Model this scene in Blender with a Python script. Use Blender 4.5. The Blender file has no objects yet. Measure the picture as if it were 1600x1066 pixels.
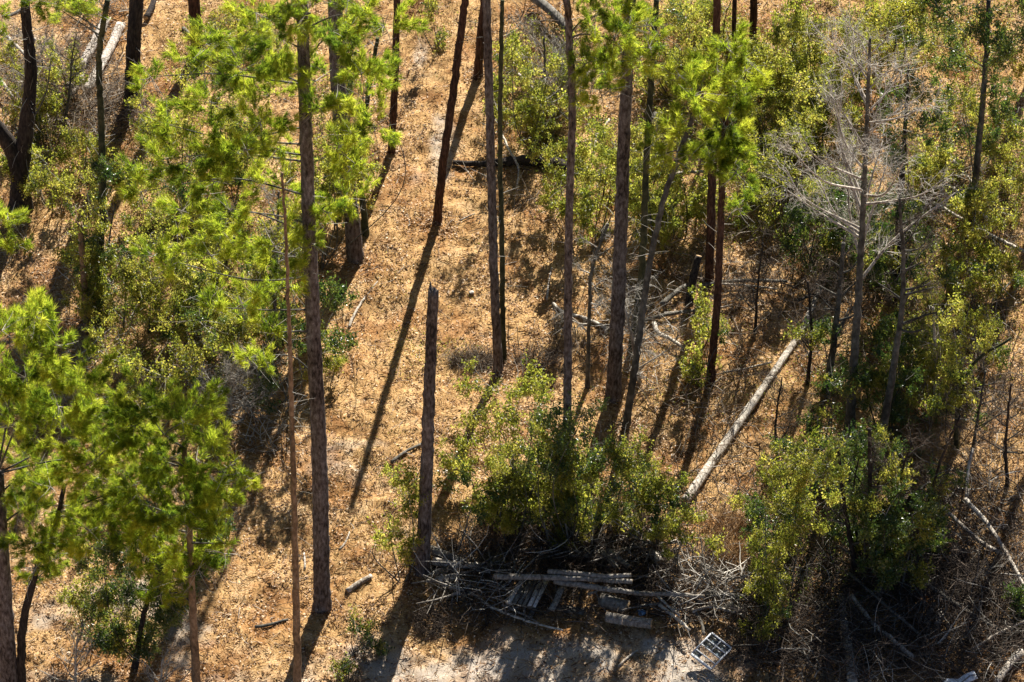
import bpy, math, random
import numpy as np
R = math.radians
rng = np.random.default_rng(11)
random.seed(7)

# ------------------------------------------------------------ camera, sky, sun, exposure
FPX, DIST, PITCH = 6500.0, 110.0, R(42)
ST, CT = math.sin(PITCH), math.cos(PITCH)
CAM = np.array([0.0, -DIST*CT, DIST*ST])
FW = np.array([0.0, CT, -ST]); RT = np.array([1.0, 0, 0]); UP = np.array([0.0, ST, CT])
PXM = FPX/DIST                       # photograph pixels per metre, about 59
sc = bpy.context.scene
C = sc.collection
cd = bpy.data.cameras.new('camera'); cam = bpy.data.objects.new('camera', cd); C.objects.link(cam)
cam.location = CAM; cam.rotation_euler = (R(90)-PITCH, 0, 0)
cd.sensor_width = 36; cd.lens = 36*FPX/1600; cd.clip_start = 1; cd.clip_end = 2000
sc.camera = cam

SUN_EL, SUN_AZ = R(38), R(15)        # the sun stands behind the wood, a little to the right
w = bpy.data.worlds.new('World'); sc.world = w; w.use_nodes = True
nt = w.node_tree; sky = nt.nodes.new('ShaderNodeTexSky'); sky.sky_type = 'NISHITA'; sky.sun_disc = False
sky.air_density = .45; sky.dust_density = .3; sky.sun_elevation = SUN_EL; sky.sun_rotation = SUN_AZ
nt.links.new(sky.outputs[0], nt.nodes['Background'].inputs[0]); nt.nodes['Background'].inputs[1].default_value = 0.05
sl = bpy.data.lights.new('sun', 'SUN'); sl.energy = 5.0; sl.angle = R(0.5); sl.color = (1, .95, .86)
so = bpy.data.objects.new('sun', sl); C.objects.link(so); so.location = (20, 60, 60)
so.rotation_euler = (R(90)-SUN_EL, 0, math.pi - SUN_AZ)
sc.view_settings.view_transform = 'Standard'; sc.view_settings.look = 'None'
sc.view_settings.gamma = 1; sc.view_settings.use_curve_mapping = False
sc.view_settings.exposure = 1.38
sc.cycles.max_bounces = 6; sc.cycles.diffuse_bounces = 2; sc.cycles.transmission_bounces = 4

# ------------------------------------------------------------ ground height and pixel helpers
_lat = rng.random((256, 256))
def vnoise(x, y, s, o=0):
    x = np.asarray(x, float)/s + 37.3*o + 1000; y = np.asarray(y, float)/s + 91.7*o + 1000
    xi = np.floor(x).astype(int); yi = np.floor(y).astype(int); fx = x-xi; fy = y-yi
    fx = fx*fx*(3-2*fx); fy = fy*fy*(3-2*fy)
    a = _lat[xi % 256, yi % 256]; b = _lat[(xi+1) % 256, yi % 256]
    c = _lat[xi % 256, (yi+1) % 256]; d = _lat[(xi+1) % 256, (yi+1) % 256]
    return (a*(1-fx)+b*fx)*(1-fy)+(c*(1-fx)+d*fx)*fy
def hgt(x, y, fine=True):
    z = (vnoise(x, y, 7, 1)-.5)*.5 + (vnoise(x, y, 2.1, 2)-.5)*.16
    if fine:
        z = z + (vnoise(x, y, .7, 3)-.5)*.12 + (vnoise(x, y, .27, 4)-.5)*.085 + (vnoise(x, y, .11, 5)-.5)*.035
    return z
def P(px, py, Y):                    # photograph pixel -> point of the upright plane at depth Y
    d = FW*FPX + RT*(px-800) + UP*(533-py)
    return CAM + d*((Y-CAM[1])/d[1])
def G(px, py, dz=0):                 # photograph pixel -> point of the ground
    d = FW*FPX + RT*(px-800) + UP*(533-py)
    z = 0.0
    for _ in range(6):
        p = CAM + d*((z-CAM[2])/d[2]); z = float(hgt(p[0], p[1]))+dz
    p[2] = z
    return p
def Garr(px, py):                    # arrays of pixels -> flat ground x, y
    k = (px-800)/FPX; v = (533-py)/FPX
    dy = CT + ST*v; dz = -ST + CT*v
    t = -CAM[2]/dz
    return k*t, CAM[1]+dy*t
def pix(x, y, z=0):                  # point -> photograph pixel, arrays
    dx = x-CAM[0]; dy = y-CAM[1]; dz = z-CAM[2]
    f = dy*CT - dz*ST
    return 800+FPX*dx/f, 533-FPX*(dy*ST+dz*CT)/f

# ------------------------------------------------------------ materials
def newmat(name):
    m = bpy.data.materials.new(name); m.use_nodes = True
    return m, m.node_tree, m.node_tree.nodes['Principled BSDF'], m.node_tree.nodes['Material Output']
def ramp(nt, stops):
    r = nt.nodes.new('ShaderNodeValToRGB'); e = r.color_ramp.elements
    while len(e) < len(stops): e.new(.5)
    for i, (p, c) in enumerate(stops): e[i].position = p; e[i].color = (*c, 1)
    return r
def leaf_mat(name, stops, tstops, fac=.5, rough=.5, spec=.4, nscale=1.4):
    m, nt, b, out = newmat(name); L = nt.links
    g = nt.nodes.new('ShaderNodeNewGeometry')
    n = nt.nodes.new('ShaderNodeTexNoise'); n.inputs['Scale'].default_value = nscale
    tc = nt.nodes.new('ShaderNodeTexCoord'); L.new(tc.outputs['Object'], n.inputs['Vector'])
    a = nt.nodes.new('ShaderNodeMath'); a.operation = 'MULTIPLY_ADD'; a.inputs[1].default_value = .55
    s = nt.nodes.new('ShaderNodeMath'); s.operation = 'MULTIPLY_ADD'; s.inputs[1].default_value = 1.5; s.inputs[2].default_value = -.52
    oi = nt.nodes.new('ShaderNodeObjectInfo'); q = nt.nodes.new('ShaderNodeMath'); q.operation = 'MULTIPLY_ADD'; q.inputs[1].default_value = .3
    L.new(oi.outputs['Random'], q.inputs[0]); L.new(s.outputs[0], q.inputs[2]); s.inputs[2].default_value = -.67
    L.new(n.outputs[0], s.inputs[0]); L.new(g.outputs['Random Per Island'], a.inputs[0]); L.new(q.outputs[0], a.inputs[2])
    r1 = ramp(nt, stops); r2 = ramp(nt, tstops)
    L.new(a.outputs[0], r1.inputs[0]); L.new(a.outputs[0], r2.inputs[0])
    L.new(r1.outputs[0], b.inputs['Base Color']); b.inputs['Roughness'].default_value = rough
    b.inputs['Specular IOR Level'].default_value = spec
    t = nt.nodes.new('ShaderNodeBsdfTranslucent'); L.new(r2.outputs[0], t.inputs['Color'])
    mx = nt.nodes.new('ShaderNodeMixShader'); mx.inputs[0].default_value = fac
    L.new(b.outputs[0], mx.inputs[1]); L.new(t.outputs[0], mx.inputs[2]); L.new(mx.outputs[0], out.inputs['Surface'])
    return m
def bark_mat(name, cols, scale=(17, 17, 4.5), bump=.6, crack=.35, rough=.9):
    m, nt, b, out = newmat(name); L = nt.links
    tc = nt.nodes.new('ShaderNodeTexCoord'); mp = nt.nodes.new('ShaderNodeMapping'); mp.inputs['Scale'].default_value = scale
    L.new(tc.outputs['Object'], mp.inputs['Vector'])
    v = nt.nodes.new('ShaderNodeTexVoronoi'); v.feature = 'DISTANCE_TO_EDGE'; L.new(mp.outputs[0], v.inputs['Vector'])
    n = nt.nodes.new('ShaderNodeTexNoise'); n.inputs['Scale'].default_value = 1.3; n.inputs['Detail'].default_value = 6
    L.new(mp.outputs[0], n.inputs['Vector'])
    n2 = nt.nodes.new('ShaderNodeTexNoise'); n2.inputs['Scale'].default_value = .9; L.new(tc.outputs['Object'], n2.inputs['Vector'])
    ad = nt.nodes.new('ShaderNodeMath'); ad.operation = 'ADD'; L.new(n.outputs[0], ad.inputs[0])
    s2 = nt.nodes.new('ShaderNodeMath'); s2.operation = 'MULTIPLY_ADD'; s2.inputs[1].default_value = .6; s2.inputs[2].default_value = -.3
    L.new(n2.outputs[0], s2.inputs[0]); L.new(s2.outputs[0], ad.inputs[1])
    r = ramp(nt, [(.3+.4*i/(len(cols)-1), c) for i, c in enumerate(cols)]); L.new(ad.outputs[0], r.inputs[0])
    cr = nt.nodes.new('ShaderNodeMapRange'); cr.inputs['From Max'].default_value = .12; cr.inputs['To Min'].default_value = 1-crack
    L.new(v.outputs['Distance'], cr.inputs['Value'])
    mx = nt.nodes.new('ShaderNodeMix'); mx.data_type = 'RGBA'; mx.blend_type = 'MULTIPLY'; mx.inputs[0].default_value = 1
    L.new(r.outputs[0], mx.inputs[6]); L.new(cr.outputs[0], mx.inputs[7]); L.new(mx.outputs[2], b.inputs['Base Color'])
    bp = nt.nodes.new('ShaderNodeBump'); bp.inputs['Strength'].default_value = bump; bp.inputs['Distance'].default_value = .03
    hh = nt.nodes.new('ShaderNodeMath'); hh.operation = 'MULTIPLY_ADD'; hh.inputs[1].default_value = .4
    L.new(n.outputs[0], hh.inputs[0]); L.new(cr.outputs[0], hh.inputs[2])
    L.new(hh.outputs[0], bp.inputs['Height']); L.new(bp.outputs[0], b.inputs['Normal'])
    b.inputs['Roughness'].default_value = rough; b.inputs['Specular IOR Level'].default_value = .2
    return m
def island_mat(name, stops, rough=.85, trans=0, spec=.2):
    m, nt, b, out = newmat(name); L = nt.links
    g = nt.nodes.new('ShaderNodeNewGeometry'); r = ramp(nt, stops)
    L.new(g.outputs['Random Per Island'], r.inputs[0]); L.new(r.outputs[0], b.inputs['Base Color'])
    b.inputs['Roughness'].default_value = rough; b.inputs['Specular IOR Level'].default_value = spec
    if trans:
        t = nt.nodes.new('ShaderNodeBsdfTranslucent'); L.new(r.outputs[0], t.inputs['Color'])
        mx = nt.nodes.new('ShaderNodeMixShader'); mx.inputs[0].default_value = trans
        L.new(b.outputs[0], mx.inputs[1]); L.new(t.outputs[0], mx.inputs[2]); L.new(mx.outputs[0], out.inputs['Surface'])
    return m
def flat_mat(name, col, rough=.6, spec=.3, metal=0):
    m, nt, b, out = newmat(name)
    n = nt.nodes.new('ShaderNodeTexNoise'); n.inputs['Scale'].default_value = 14; n.inputs['Detail'].default_value = 5
    tc = nt.nodes.new('ShaderNodeTexCoord'); nt.links.new(tc.outputs['Object'], n.inputs['Vector'])
    r = ramp(nt, [(.3, tuple(c*.55 for c in col)), (.6, col)]); nt.links.new(n.outputs[0], r.inputs[0])
    nt.links.new(r.outputs[0], b.inputs['Base Color']); b.inputs['Roughness'].default_value = rough
    b.inputs['Specular IOR Level'].default_value = spec; b.inputs['Metallic'].default_value = metal
    return m
M = {}
M['needle'] = leaf_mat('pine_needles', [(.1, (.03, .06, .012)), (.5, (.09, .12, .014)), (.9, (.16, .17, .03))],
                       [(.1, (.08, .16, .02)), (.42, (.36, .50, .03)), (.85, (.80, .84, .08))], .6, .45, .3, 1.1)
M['leaf_yellow'] = leaf_mat('yellow_green_leaves', [(.1, (.05, .07, .012)), (.5, (.10, .11, .02)), (.9, (.18, .14, .04))],
                            [(.1, (.14, .19, .03)), (.5, (.46, .50, .055)), (.9, (.88, .80, .17))], .56, .4, .5, 1.3)
M['leaf_olive'] = leaf_mat('olive_leaves', [(.1, (.035, .05, .015)), (.5, (.08, .09, .025)), (.9, (.15, .12, .05))],
                           [(.1, (.12, .17, .02)), (.5, (.42, .44, .05)), (.9, (.76, .66, .12))], .55, .4, .5, 1.3)
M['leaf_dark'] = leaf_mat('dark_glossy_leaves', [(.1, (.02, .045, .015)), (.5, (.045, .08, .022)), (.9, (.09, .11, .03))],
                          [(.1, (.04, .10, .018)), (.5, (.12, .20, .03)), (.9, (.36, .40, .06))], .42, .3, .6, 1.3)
M['bark'] = bark_mat('pine_bark', [(.045, .036, .033), (.15, .115, .10), (.23, .195, .18), (.37, .32, .305)], (13, 13, 4.5), .9, .6)
M['bark_red'] = bark_mat('reddish_pine_bark', [(.035, .018, .012), (.095, .045, .028), (.17, .09, .06)])
M['bark_grey'] = bark_mat('grey_hardwood_bark', [(.045, .042, .036), (.10, .095, .08), (.19, .18, .155)], (6, 6, 4), .4, .2)
M['bark_moss'] = bark_mat('mossy_bark', [(.025, .03, .018), (.06, .065, .03), (.12, .11, .06)], (6, 6, 4), .5, .3)
M['bark_dark'] = bark_mat('dark_charred_bark', [(.018, .014, .012), (.045, .035, .03), (.09, .07, .055)])
M['bark_tan'] = bark_mat('tan_flaking_bark', [(.13, .085, .05), (.26, .17, .10), (.40, .28, .18)], (9, 9, 5), .5, .35)
M['dead'] = bark_mat('weathered_dead_wood', [(.20, .155, .115), (.48, .42, .345), (.74, .67, .57)], (12, 12, 3), .5, .45)
M['pole'] = bark_mat('grey_pole_wood', [(.10, .085, .07), (.24, .21, .175), (.40, .365, .32)], (12, 12, 3), .5, .45)
M['white_wood'] = bark_mat('bleached_wood', [(.35, .28, .22), (.62, .55, .47), (.80, .74, .66)], (14, 14, 2), .5, .5)
M['grey_wood'] = bark_mat('grey_old_wood', [(.08, .07, .055), (.17, .155, .13), (.30, .27, .23)], (12, 12, 3), .5, .4)
M['cut'] = bark_mat('cut_wood_end', [(.20, .12, .06), (.42, .28, .15), (.55, .40, .24)], (20, 20, 20), .3, .15)
M['twig'] = island_mat('dry_twigs', [(0, (.05, .035, .025)), (.4, (.13, .09, .06)), (.75, (.25, .20, .15)), (1, (.42, .37, .31))])
M['twig_grey'] = island_mat('grey_twigs', [(0, (.12, .11, .09)), (.5, (.28, .26, .22)), (1, (.52, .48, .42))])
M['twig_pale'] = island_mat('pale_twigs', [(0, (.24, .215, .18)), (.5, (.48, .44, .38)), (1, (.74, .69, .61))])
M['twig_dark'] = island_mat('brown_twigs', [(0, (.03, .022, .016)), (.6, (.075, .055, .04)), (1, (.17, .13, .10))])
M['litter'] = island_mat('fallen_leaves', [(0, (.07, .035, .02)), (.25, (.21, .11, .055)), (.5, (.40, .235, .115)), (.75, (.57, .39, .23)), (1, (.78, .66, .50))], .7, .25)
M['straw'] = island_mat('pine_straw', [(0, (.16, .075, .03)), (.5, (.42, .24, .10)), (1, (.60, .44, .25))], .7, .2)
M['grass'] = island_mat('dry_grass', [(0, (.16, .13, .05)), (.5, (.36, .28, .12)), (1, (.55, .46, .24))], .7, .3)
M['glass'] = None
# ------------------------------------------------------------ mesh building
def mesh_np(name, V, F, mat, smooth=False):
    """V (n,3); F list of (m,k) index arrays with k = 3 or 4"""
    me = bpy.data.meshes.new(name)
    me.vertices.add(len(V)); me.vertices.foreach_set('co', np.ascontiguousarray(V, dtype=np.float32).ravel())
    loops = np.concatenate([f.ravel() for f in F]); tot = np.concatenate([np.full(len(f), f.shape[1]) for f in F])
    st = np.concatenate([[0], np.cumsum(tot)[:-1]])
    me.loops.add(len(loops)); me.loops.foreach_set('vertex_index', loops.astype(np.int32))
    me.polygons.add(len(tot)); me.polygons.foreach_set('loop_start', st.astype(np.int32))
    me.polygons.foreach_set('loop_total', tot.astype(np.int32))
    if smooth: me.polygons.foreach_set('use_smooth', np.ones(len(tot), bool))
    me.update(calc_edges=True)
    if mat is not None: me.materials.append(mat)
    return me
class MB:
    def __init__(s): s.V = []; s.T = []; s.Q = []; s.n = 0
    def add(s, V, T=None, Q=None):
        if T is not None and len(T): s.T.append(np.asarray(T)+s.n)
        if Q is not None and len(Q): s.Q.append(np.asarray(Q)+s.n)
        s.V.append(np.asarray(V, float)); s.n += len(V)
    def build(s, name, mat, parent=None, origin=(0, 0, 0), smooth=False, kind=None):
        if not s.n: return None
        F = []
        if s.T: F.append(np.concatenate(s.T))
        if s.Q: F.append(np.concatenate(s.Q))
        me = mesh_np(name, np.concatenate(s.V)-np.asarray(origin), F, mat, smooth)
        o = bpy.data.objects.new(name, me); C.objects.link(o)
        if parent is not None: o.parent = parent
        else: o.location = origin
        if kind: o['kind'] = kind
        return o
def tube(mb, pts, rad, sides=8, rough=0.0, cap=True, jag=0.0):
    pts = np.asarray(pts, float); n = len(pts); rad = np.broadcast_to(np.asarray(rad, float), (n,))
    t = np.gradient(pts, axis=0); t /= np.linalg.norm(t, axis=1, keepdims=True)+1e-9
    ref = np.array([0, 1.0, 0]) if abs(t[0][1]) < .8 else np.array([1.0, 0, 0])
    u = np.cross(t, ref); u /= np.linalg.norm(u, axis=1, keepdims=True)+1e-9
    v = np.cross(t, u)
    a = np.linspace(0, 2*math.pi, sides, endpoint=False)
    rr = rad[:, None]*np.ones((n, sides))
    if rough: rr = rr*(1+rough*(rng.random((n, sides))-.5)*2)
    V = pts[:, None, :] + rr[..., None]*(np.cos(a)[None, :, None]*u[:, None, :] + np.sin(a)[None, :, None]*v[:, None, :])
    if jag: V[-1] += t[-1]*(rng.random((sides, 1))**1.5)*jag
    V = V.reshape(-1, 3)
    i = np.arange(n-1)[:, None]*sides; j = np.arange(sides)[None, :]; k = (j+1) % sides
    Q = np.stack([i+j, i+k, i+sides+k, i+sides+j], -1).reshape(-1, 4)
    T = []
    if cap:
        V = np.vstack([V, pts[0], pts[-1]]); b = n*sides
        T = [[b, (q+1) % sides, q] for q in range(sides)] + [[b+1, (n-1)*sides+q, (n-1)*sides+(q+1) % sides] for q in range(sides)]
    mb.add(V, T, Q)
def spline(pts, step):               # resample a polyline smoothly (Catmull-Rom)
    pts = np.asarray(pts, float)
    if len(pts) == 2: ext = np.vstack([2*pts[0]-pts[1], pts, 2*pts[1]-pts[0]])
    else: ext = np.vstack([2*pts[0]-pts[1], pts, 2*pts[-1]-pts[-2]])
    out = []
    for i in range(1, len(ext)-2):
        p0, p1, p2, p3 = ext[i-1:i+3]; n = max(2, int(np.linalg.norm(p2-p1)/step))
        for k in range(n):
            t = k/n
            out.append(.5*((2*p1)+(-p0+p2)*t+(2*p0-5*p1+4*p2-p3)*t*t+(-p0+3*p1-3*p2+p3)*t**3))
    out.append(pts[-1])
    return np.array(out)
def arclen(p):
    s = np.concatenate([[0], np.cumsum(np.linalg.norm(np.diff(p, axis=0), axis=1))]); return s/s[-1], s[-1]
def twigs(mb, starts, dirs, lens, r0, segs=4, bend=.25, sides=3, fork=False):
    """many thin tapering curved twigs at once"""
    n = len(starts)
    if n == 0: return
    d = dirs/np.linalg.norm(dirs, axis=1, keepdims=True)
    p = [starts]; cur = d.copy(); dr = rng.normal(0, bend, (n, 3))
    for k in range(segs):
        cur = cur + dr*.5 + rng.normal(0, bend*.55, (n, 3)); cur /= np.linalg.norm(cur, axis=1, keepdims=True)
        p.append(p[-1]+cur*(lens/segs)[:, None])
    p = np.stack(p, 1)                                   # n, segs+1, 3
    t = np.gradient(p, axis=1); t /= np.linalg.norm(t, axis=2, keepdims=True)+1e-9
    ref = np.where(np.abs(t[:, :1, 2:3]) > .8, np.array([[[1.0, 0, 0]]]), np.array([[[0, 0, 1.0]]]))
    u = np.cross(t, ref); u /= np.linalg.norm(u, axis=2, keepdims=True)+1e-9; v = np.cross(t, u)
    a = np.linspace(0, 2*math.pi, sides, endpoint=False)
    rad = (np.asarray(r0)*np.ones(n))[:, None]*np.linspace(1, .3, segs+1)[None, :]
    V = p[:, :, None, :] + rad[:, :, None, None]*(np.cos(a)[:, None]*u[:, :, None, :]+np.sin(a)[:, None]*v[:, :, None, :])
    V = V.reshape(-1, 3); S = segs+1
    b = (np.arange(n)*S*sides)[:, None, None]; i = (np.arange(segs)*sides)[None, :, None]; j = np.arange(sides)[None, None, :]; k = (j+1) % sides
    Q = np.stack([b+i+j, b+i+k, b+i+sides+k, b+i+sides+j], -1).reshape(-1, 4)
    mb.add(V, None, Q)
    return p
def unit(n):
    v = rng.normal(0, 1, (n, 3)); return v/np.linalg.norm(v, axis=1, keepdims=True)
def leaves(mb, pos, size, flat=0.0, aspect=.5):
    n = len(pos)
    d = unit(n); d[:, 2] *= (1-flat); d /= np.linalg.norm(d, axis=1, keepdims=True)
    nr = unit(n); nr[:, 2] += flat*3; s = np.cross(d, nr); s /= np.linalg.norm(s, axis=1, keepdims=True)
    up = np.cross(s, d)
    L = (size*(.6+.7*rng.random(n)))[:, None] if np.ndim(size) == 1 else size*(.6+.7*rng.random(n))[:, None]
    W = L*aspect*.5
    V = np.stack([pos-d*L*.5, pos+s*W+up*L*.10, pos+d*L*.5, pos-s*W+up*L*.10], 1).reshape(-1, 3)
    b = np.arange(n)[:, None]*4
    T = np.concatenate([b+np.array([[0, 1, 2]]), b+np.array([[0, 2, 3]])])
    mb.add(V, T)
def tufts(mb, pos, dirs, nn=24, L=.20, W=.019, spread=1.15):
    n = len(pos); N = n*nn
    c = np.repeat(pos, nn, 0); d = np.repeat(dirs, nn, 0)
    v = d + unit(N)*spread*rng.random((N, 1))**.6; v /= np.linalg.norm(v, axis=1, keepdims=True)
    s = np.cross(v, unit(N)); s /= np.linalg.norm(s, axis=1, keepdims=True)+1e-9
    l = L*(.7+.5*rng.random((N, 1))); c = c - d*L*.5*rng.random((N, 1)); w = W*(.7+.6*rng.random((N, 1)))
    tip = c+v*l; tip[:, 2] -= l[:, 0]*.10; q = c+v*l*.12
    V = np.stack([q+s*w*.5, tip, q-s*w*.5], 1).reshape(-1, 3)
    mb.add(V, np.arange(N*3).reshape(-1, 3))

GROUPS = {'pine_tree': 'pines standing round the clearing', 'dead_pine': 'slim dead pine trunks round the clearing', 'broken_snag': 'broken-off snags', 'bare_tree': 'leafless trees', 'bare_shrub': 'leafless shrubs',
          'shrub': 'leafy shrubs round the clearing', 'log': 'logs lying on the ground and in the wood pile', 'fallen_branch': 'fallen dead branches', 'stick': 'loose sticks on the litter', 'plank': 'old boards by the wood pile',
          'mossy_tree': 'moss and vine covered trunks', 'climbing_vine': 'climbing vines on trunks', 'brush_pile': 'dead brush heaps', 'broadleaf_tree': 'broadleaf trees at the back'}
def thing(name, label, cat, loc, group=None):
    group = group or GROUPS.get(name)
    o = bpy.data.objects.new(name, None); C.objects.link(o); o.location = loc; o.empty_display_size = .2
    o['label'] = label; o['category'] = cat
    if group: o['group'] = group
    return o
def tag(o, label, cat, group=None):
    group = group or GROUPS.get(o.name.split('.')[0])
    o['label'] = label; o['category'] = cat
    if group: o['group'] = group
    return o

# ------------------------------------------------------------ the ground: one sheet, fine where the photograph looks
def sand_mask(px, py, x, y):
    n = vnoise(x, y, 1.6, 7)*.5+vnoise(x, y, .6, 8)*.3+vnoise(x, y, .25, 9)*.2
    m = np.zeros_like(n)
    def blob(cx, cy, rx, ry, s=1.0):
        return s*np.clip(1.5-np.hypot((px-cx)/rx, (py-cy)/ry), 0, 1)
    for a in [(850, 1050, 330, 70, 1), (120, 960, 220, 80, .62), (655, 110, 16, 60, .72), (690, 230, 26, 60, .5), (640, 330, 60, 80, .28),
              (545, 720, 60, 40, .5), (800, 540, 60, 60, .25), (150, 1080, 420, 60, .6), (60, 60, 120, 80, .35), (400, 40, 60, 30, .4), (900, 1100, 600, 60, .7)]:
        m = np.maximum(m, blob(*a))
    return np.clip((m*.85+n*1.3-1.05)*2.2, 0, 1)*.85
def graded(lo, hi, step, far):
    core = np.arange(lo, hi, step); s = step; a = []; p = hi
    while p < far: s *= 1.22; p += s; a.append(p)
    s = step; b = []; p = lo
    while p > -far: s *= 1.22; p -= s; b.append(p)
    return np.array(b[::-1]+list(core)+a)
gx = graded(-15, 15, .075, 420); gy = graded(-14, 15.5, .075, 420)
X, Y = np.meshgrid(gx, gy, indexing='ij')
Z = hgt(X, Y); nx, ny = X.shape
idx = np.arange(nx*ny).reshape(nx, ny)
gm = mesh_np('ground', np.stack([X, Y, Z], -1).reshape(-1, 3),
             [np.stack([idx[:-1, :-1], idx[1:, :-1], idx[1:, 1:], idx[:-1, 1:]], -1).reshape(-1, 4)], None, True)
ppx, ppy = pix(X.ravel(), Y.ravel(), 0)
att = gm.attributes.new('sand', 'FLOAT', 'POINT'); att.data.foreach_set('value', sand_mask(ppx, ppy, X.ravel(), Y.ravel()).astype(np.float32))
m, nt, b, out = newmat('leaf_litter_ground'); L = nt.links
tc = nt.nodes.new('ShaderNodeTexCoord')
def noise(s, d=4, r=.6):
    n = nt.nodes.new('ShaderNodeTexNoise'); n.inputs['Scale'].default_value = s; n.inputs['Detail'].default_value = d; n.inputs['Roughness'].default_value = r
    L.new(tc.outputs['Object'], n.inputs['Vector']); return n
n1, n2, n3 = noise(17, 7, .8), noise(1.0, 3), noise(28, 3, .8)
r1 = ramp(nt, [(.32, (.12, .07, .04)), (.42, (.31, .19, .09)), (.54, (.49, .33, .17)), (.66, (.67, .51, .32))])
L.new(n1.outputs[0], r1.inputs[0])
r2 = ramp(nt, [(.32, (.50, .42, .34)), (.5, (.95, .88, .72)), (.68, (1, 1, 1))]); L.new(n2.outputs[0], r2.inputs[0])
mu = nt.nodes.new('ShaderNodeMix'); mu.data_type = 'RGBA'; mu.blend_type = 'MULTIPLY'; mu.inputs[0].default_value = 1.0
L.new(r1.outputs[0], mu.inputs[6]); L.new(r2.outputs[0], mu.inputs[7])
rs = ramp(nt, [(.3, (.22, .19, .16)), (.5, (.40, .36, .31)), (.7, (.56, .51, .45))]); L.new(n3.outputs[0], rs.inputs[0])
at = nt.nodes.new('ShaderNodeAttribute'); at.attribute_name = 'sand'
mx = nt.nodes.new('ShaderNodeMix'); mx.data_type = 'RGBA'; L.new(at.outputs['Fac'], mx.inputs[0])
n5 = noise(.55, 4, .65); r5 = ramp(nt, [(.50, (0, 0, 0)), (.60, (1, 1, 1))]); L.new(n5.outputs[0], r5.inputs[0])
mq = nt.nodes.new('ShaderNodeMix'); mq.data_type = 'RGBA'; mq.blend_type = 'MULTIPLY'; mq.inputs[7].default_value = (.62, .46, .36, 1)
m5 = nt.nodes.new('ShaderNodeMath'); m5.operation = 'MULTIPLY'; m5.inputs[1].default_value = .75; L.new(r5.outputs[0], m5.inputs[0]); L.new(m5.outputs[0], mq.inputs[0])
L.new(mu.outputs[2], mq.inputs[6]); L.new(mq.outputs[2], mx.inputs[6]); L.new(rs.outputs[0], mx.inputs[7]); L.new(mx.outputs[2], b.inputs['Base Color'])
b.inputs['Roughness'].default_value = .95; b.inputs['Specular IOR Level'].default_value = .1
bp = nt.nodes.new('ShaderNodeBump'); bp.inputs['Strength'].default_value = .7; bp.inputs['Distance'].default_value = .03
L.new(n1.outputs[0], bp.inputs['Height']); L.new(bp.outputs[0], b.inputs['Normal'])
gm.materials.append(m)
ground = bpy.data.objects.new('ground', gm); C.objects.link(ground); ground['kind'] = 'structure'

# ------------------------------------------------------------ litter lying on the ground
def scatter(n, x0=-30, x1=1630, y0=-40, y1=1110):
    px = rng.uniform(x0, x1, n); py = rng.uniform(y0, y1, n); x, y = Garr(px, py)
    return px, py, x, y
px, py, x, y = scatter(330000)
keep = rng.random(len(px)) > sand_mask(px, py, x, y)*.8
keep &= rng.random(len(px)) < -.05+1.2*vnoise(x, y, .45, 12)*(.5+vnoise(x, y, 1.9, 13))
x, y = x[keep], y[keep]
mb = MB(); leaves(mb, np.stack([x, y, hgt(x, y)+.012+.02*rng.random(len(x))], 1), .055*rng.uniform(.5, 1.6, len(x)), .7, .5)
o = mb.build('fallen_leaves', M['litter'], kind='stuff')
tag(o, 'brown and tan leaf litter covering the forest floor', 'leaf litter')
px, py, x, y = scatter(60000)
keep = rng.random(len(px)) > sand_mask(px, py, x, y)*.6; x, y = x[keep], y[keep]; n = len(x)
mb = MB(); leaves(mb, np.stack([x, y, hgt(x, y)+.02+.015*rng.random(n)], 1), .2, .75, .05)
o = mb.build('pine_straw', M['straw'], kind='stuff'); tag(o, 'loose rust and straw coloured pine needles strewn over the litter', 'pine straw')
mb = MB()
px, py, x, y = scatter(1500); n = len(x); d = unit(n); d[:, 2] *= .18
twigs(mb, np.stack([x, y, hgt(x, y)+.03], 1), d, rng.uniform(.25, .9, n), rng.uniform(.006, .014, n), 4, .25)
o = mb.build('small_sticks', M['twig'], kind='stuff'); tag(o, 'small dry sticks scattered all over the forest floor', 'sticks')
# low weeds and dry grass
def patch_points(regs):
    out = []
    for (cx, cy, rx, ry, n) in regs:
        a = rng.uniform(0, 2*math.pi, n); r = np.sqrt(rng.random(n))
        out.append(np.stack([cx+rx*r*np.cos(a), cy+ry*r*np.sin(a)], 1))
    p = np.concatenate(out); x, y = Garr(p[:, 0], p[:, 1]); return x, y
def grass(name, label, cat, regs, mat, length=.22):
    x, y = patch_points(regs); n = len(x); d = rng.normal(0, .45, (n, 3)); d[:, 2] = 1
    mb = MB(); twigs(mb, np.stack([x, y, hgt(x, y)], 1), d, length*rng.uniform(.5, 1.4, n), .005, 2, .35)
    tag(mb.build(name, mat, kind='stuff'), label, cat)
mb = MB(); px, py, x, y = scatter(700); n = len(x); d = unit(n); d[:, 2] *= .15
twigs(mb, np.stack([x, y, hgt(x, y)+.03], 1), d, rng.uniform(.15, .6, n), rng.uniform(.004, .009, n), 4, .22)
tag(mb.build('small_sticks', M['twig_pale'], kind='stuff'), 'bleached little sticks lying on top of the litter', 'sticks')
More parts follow.
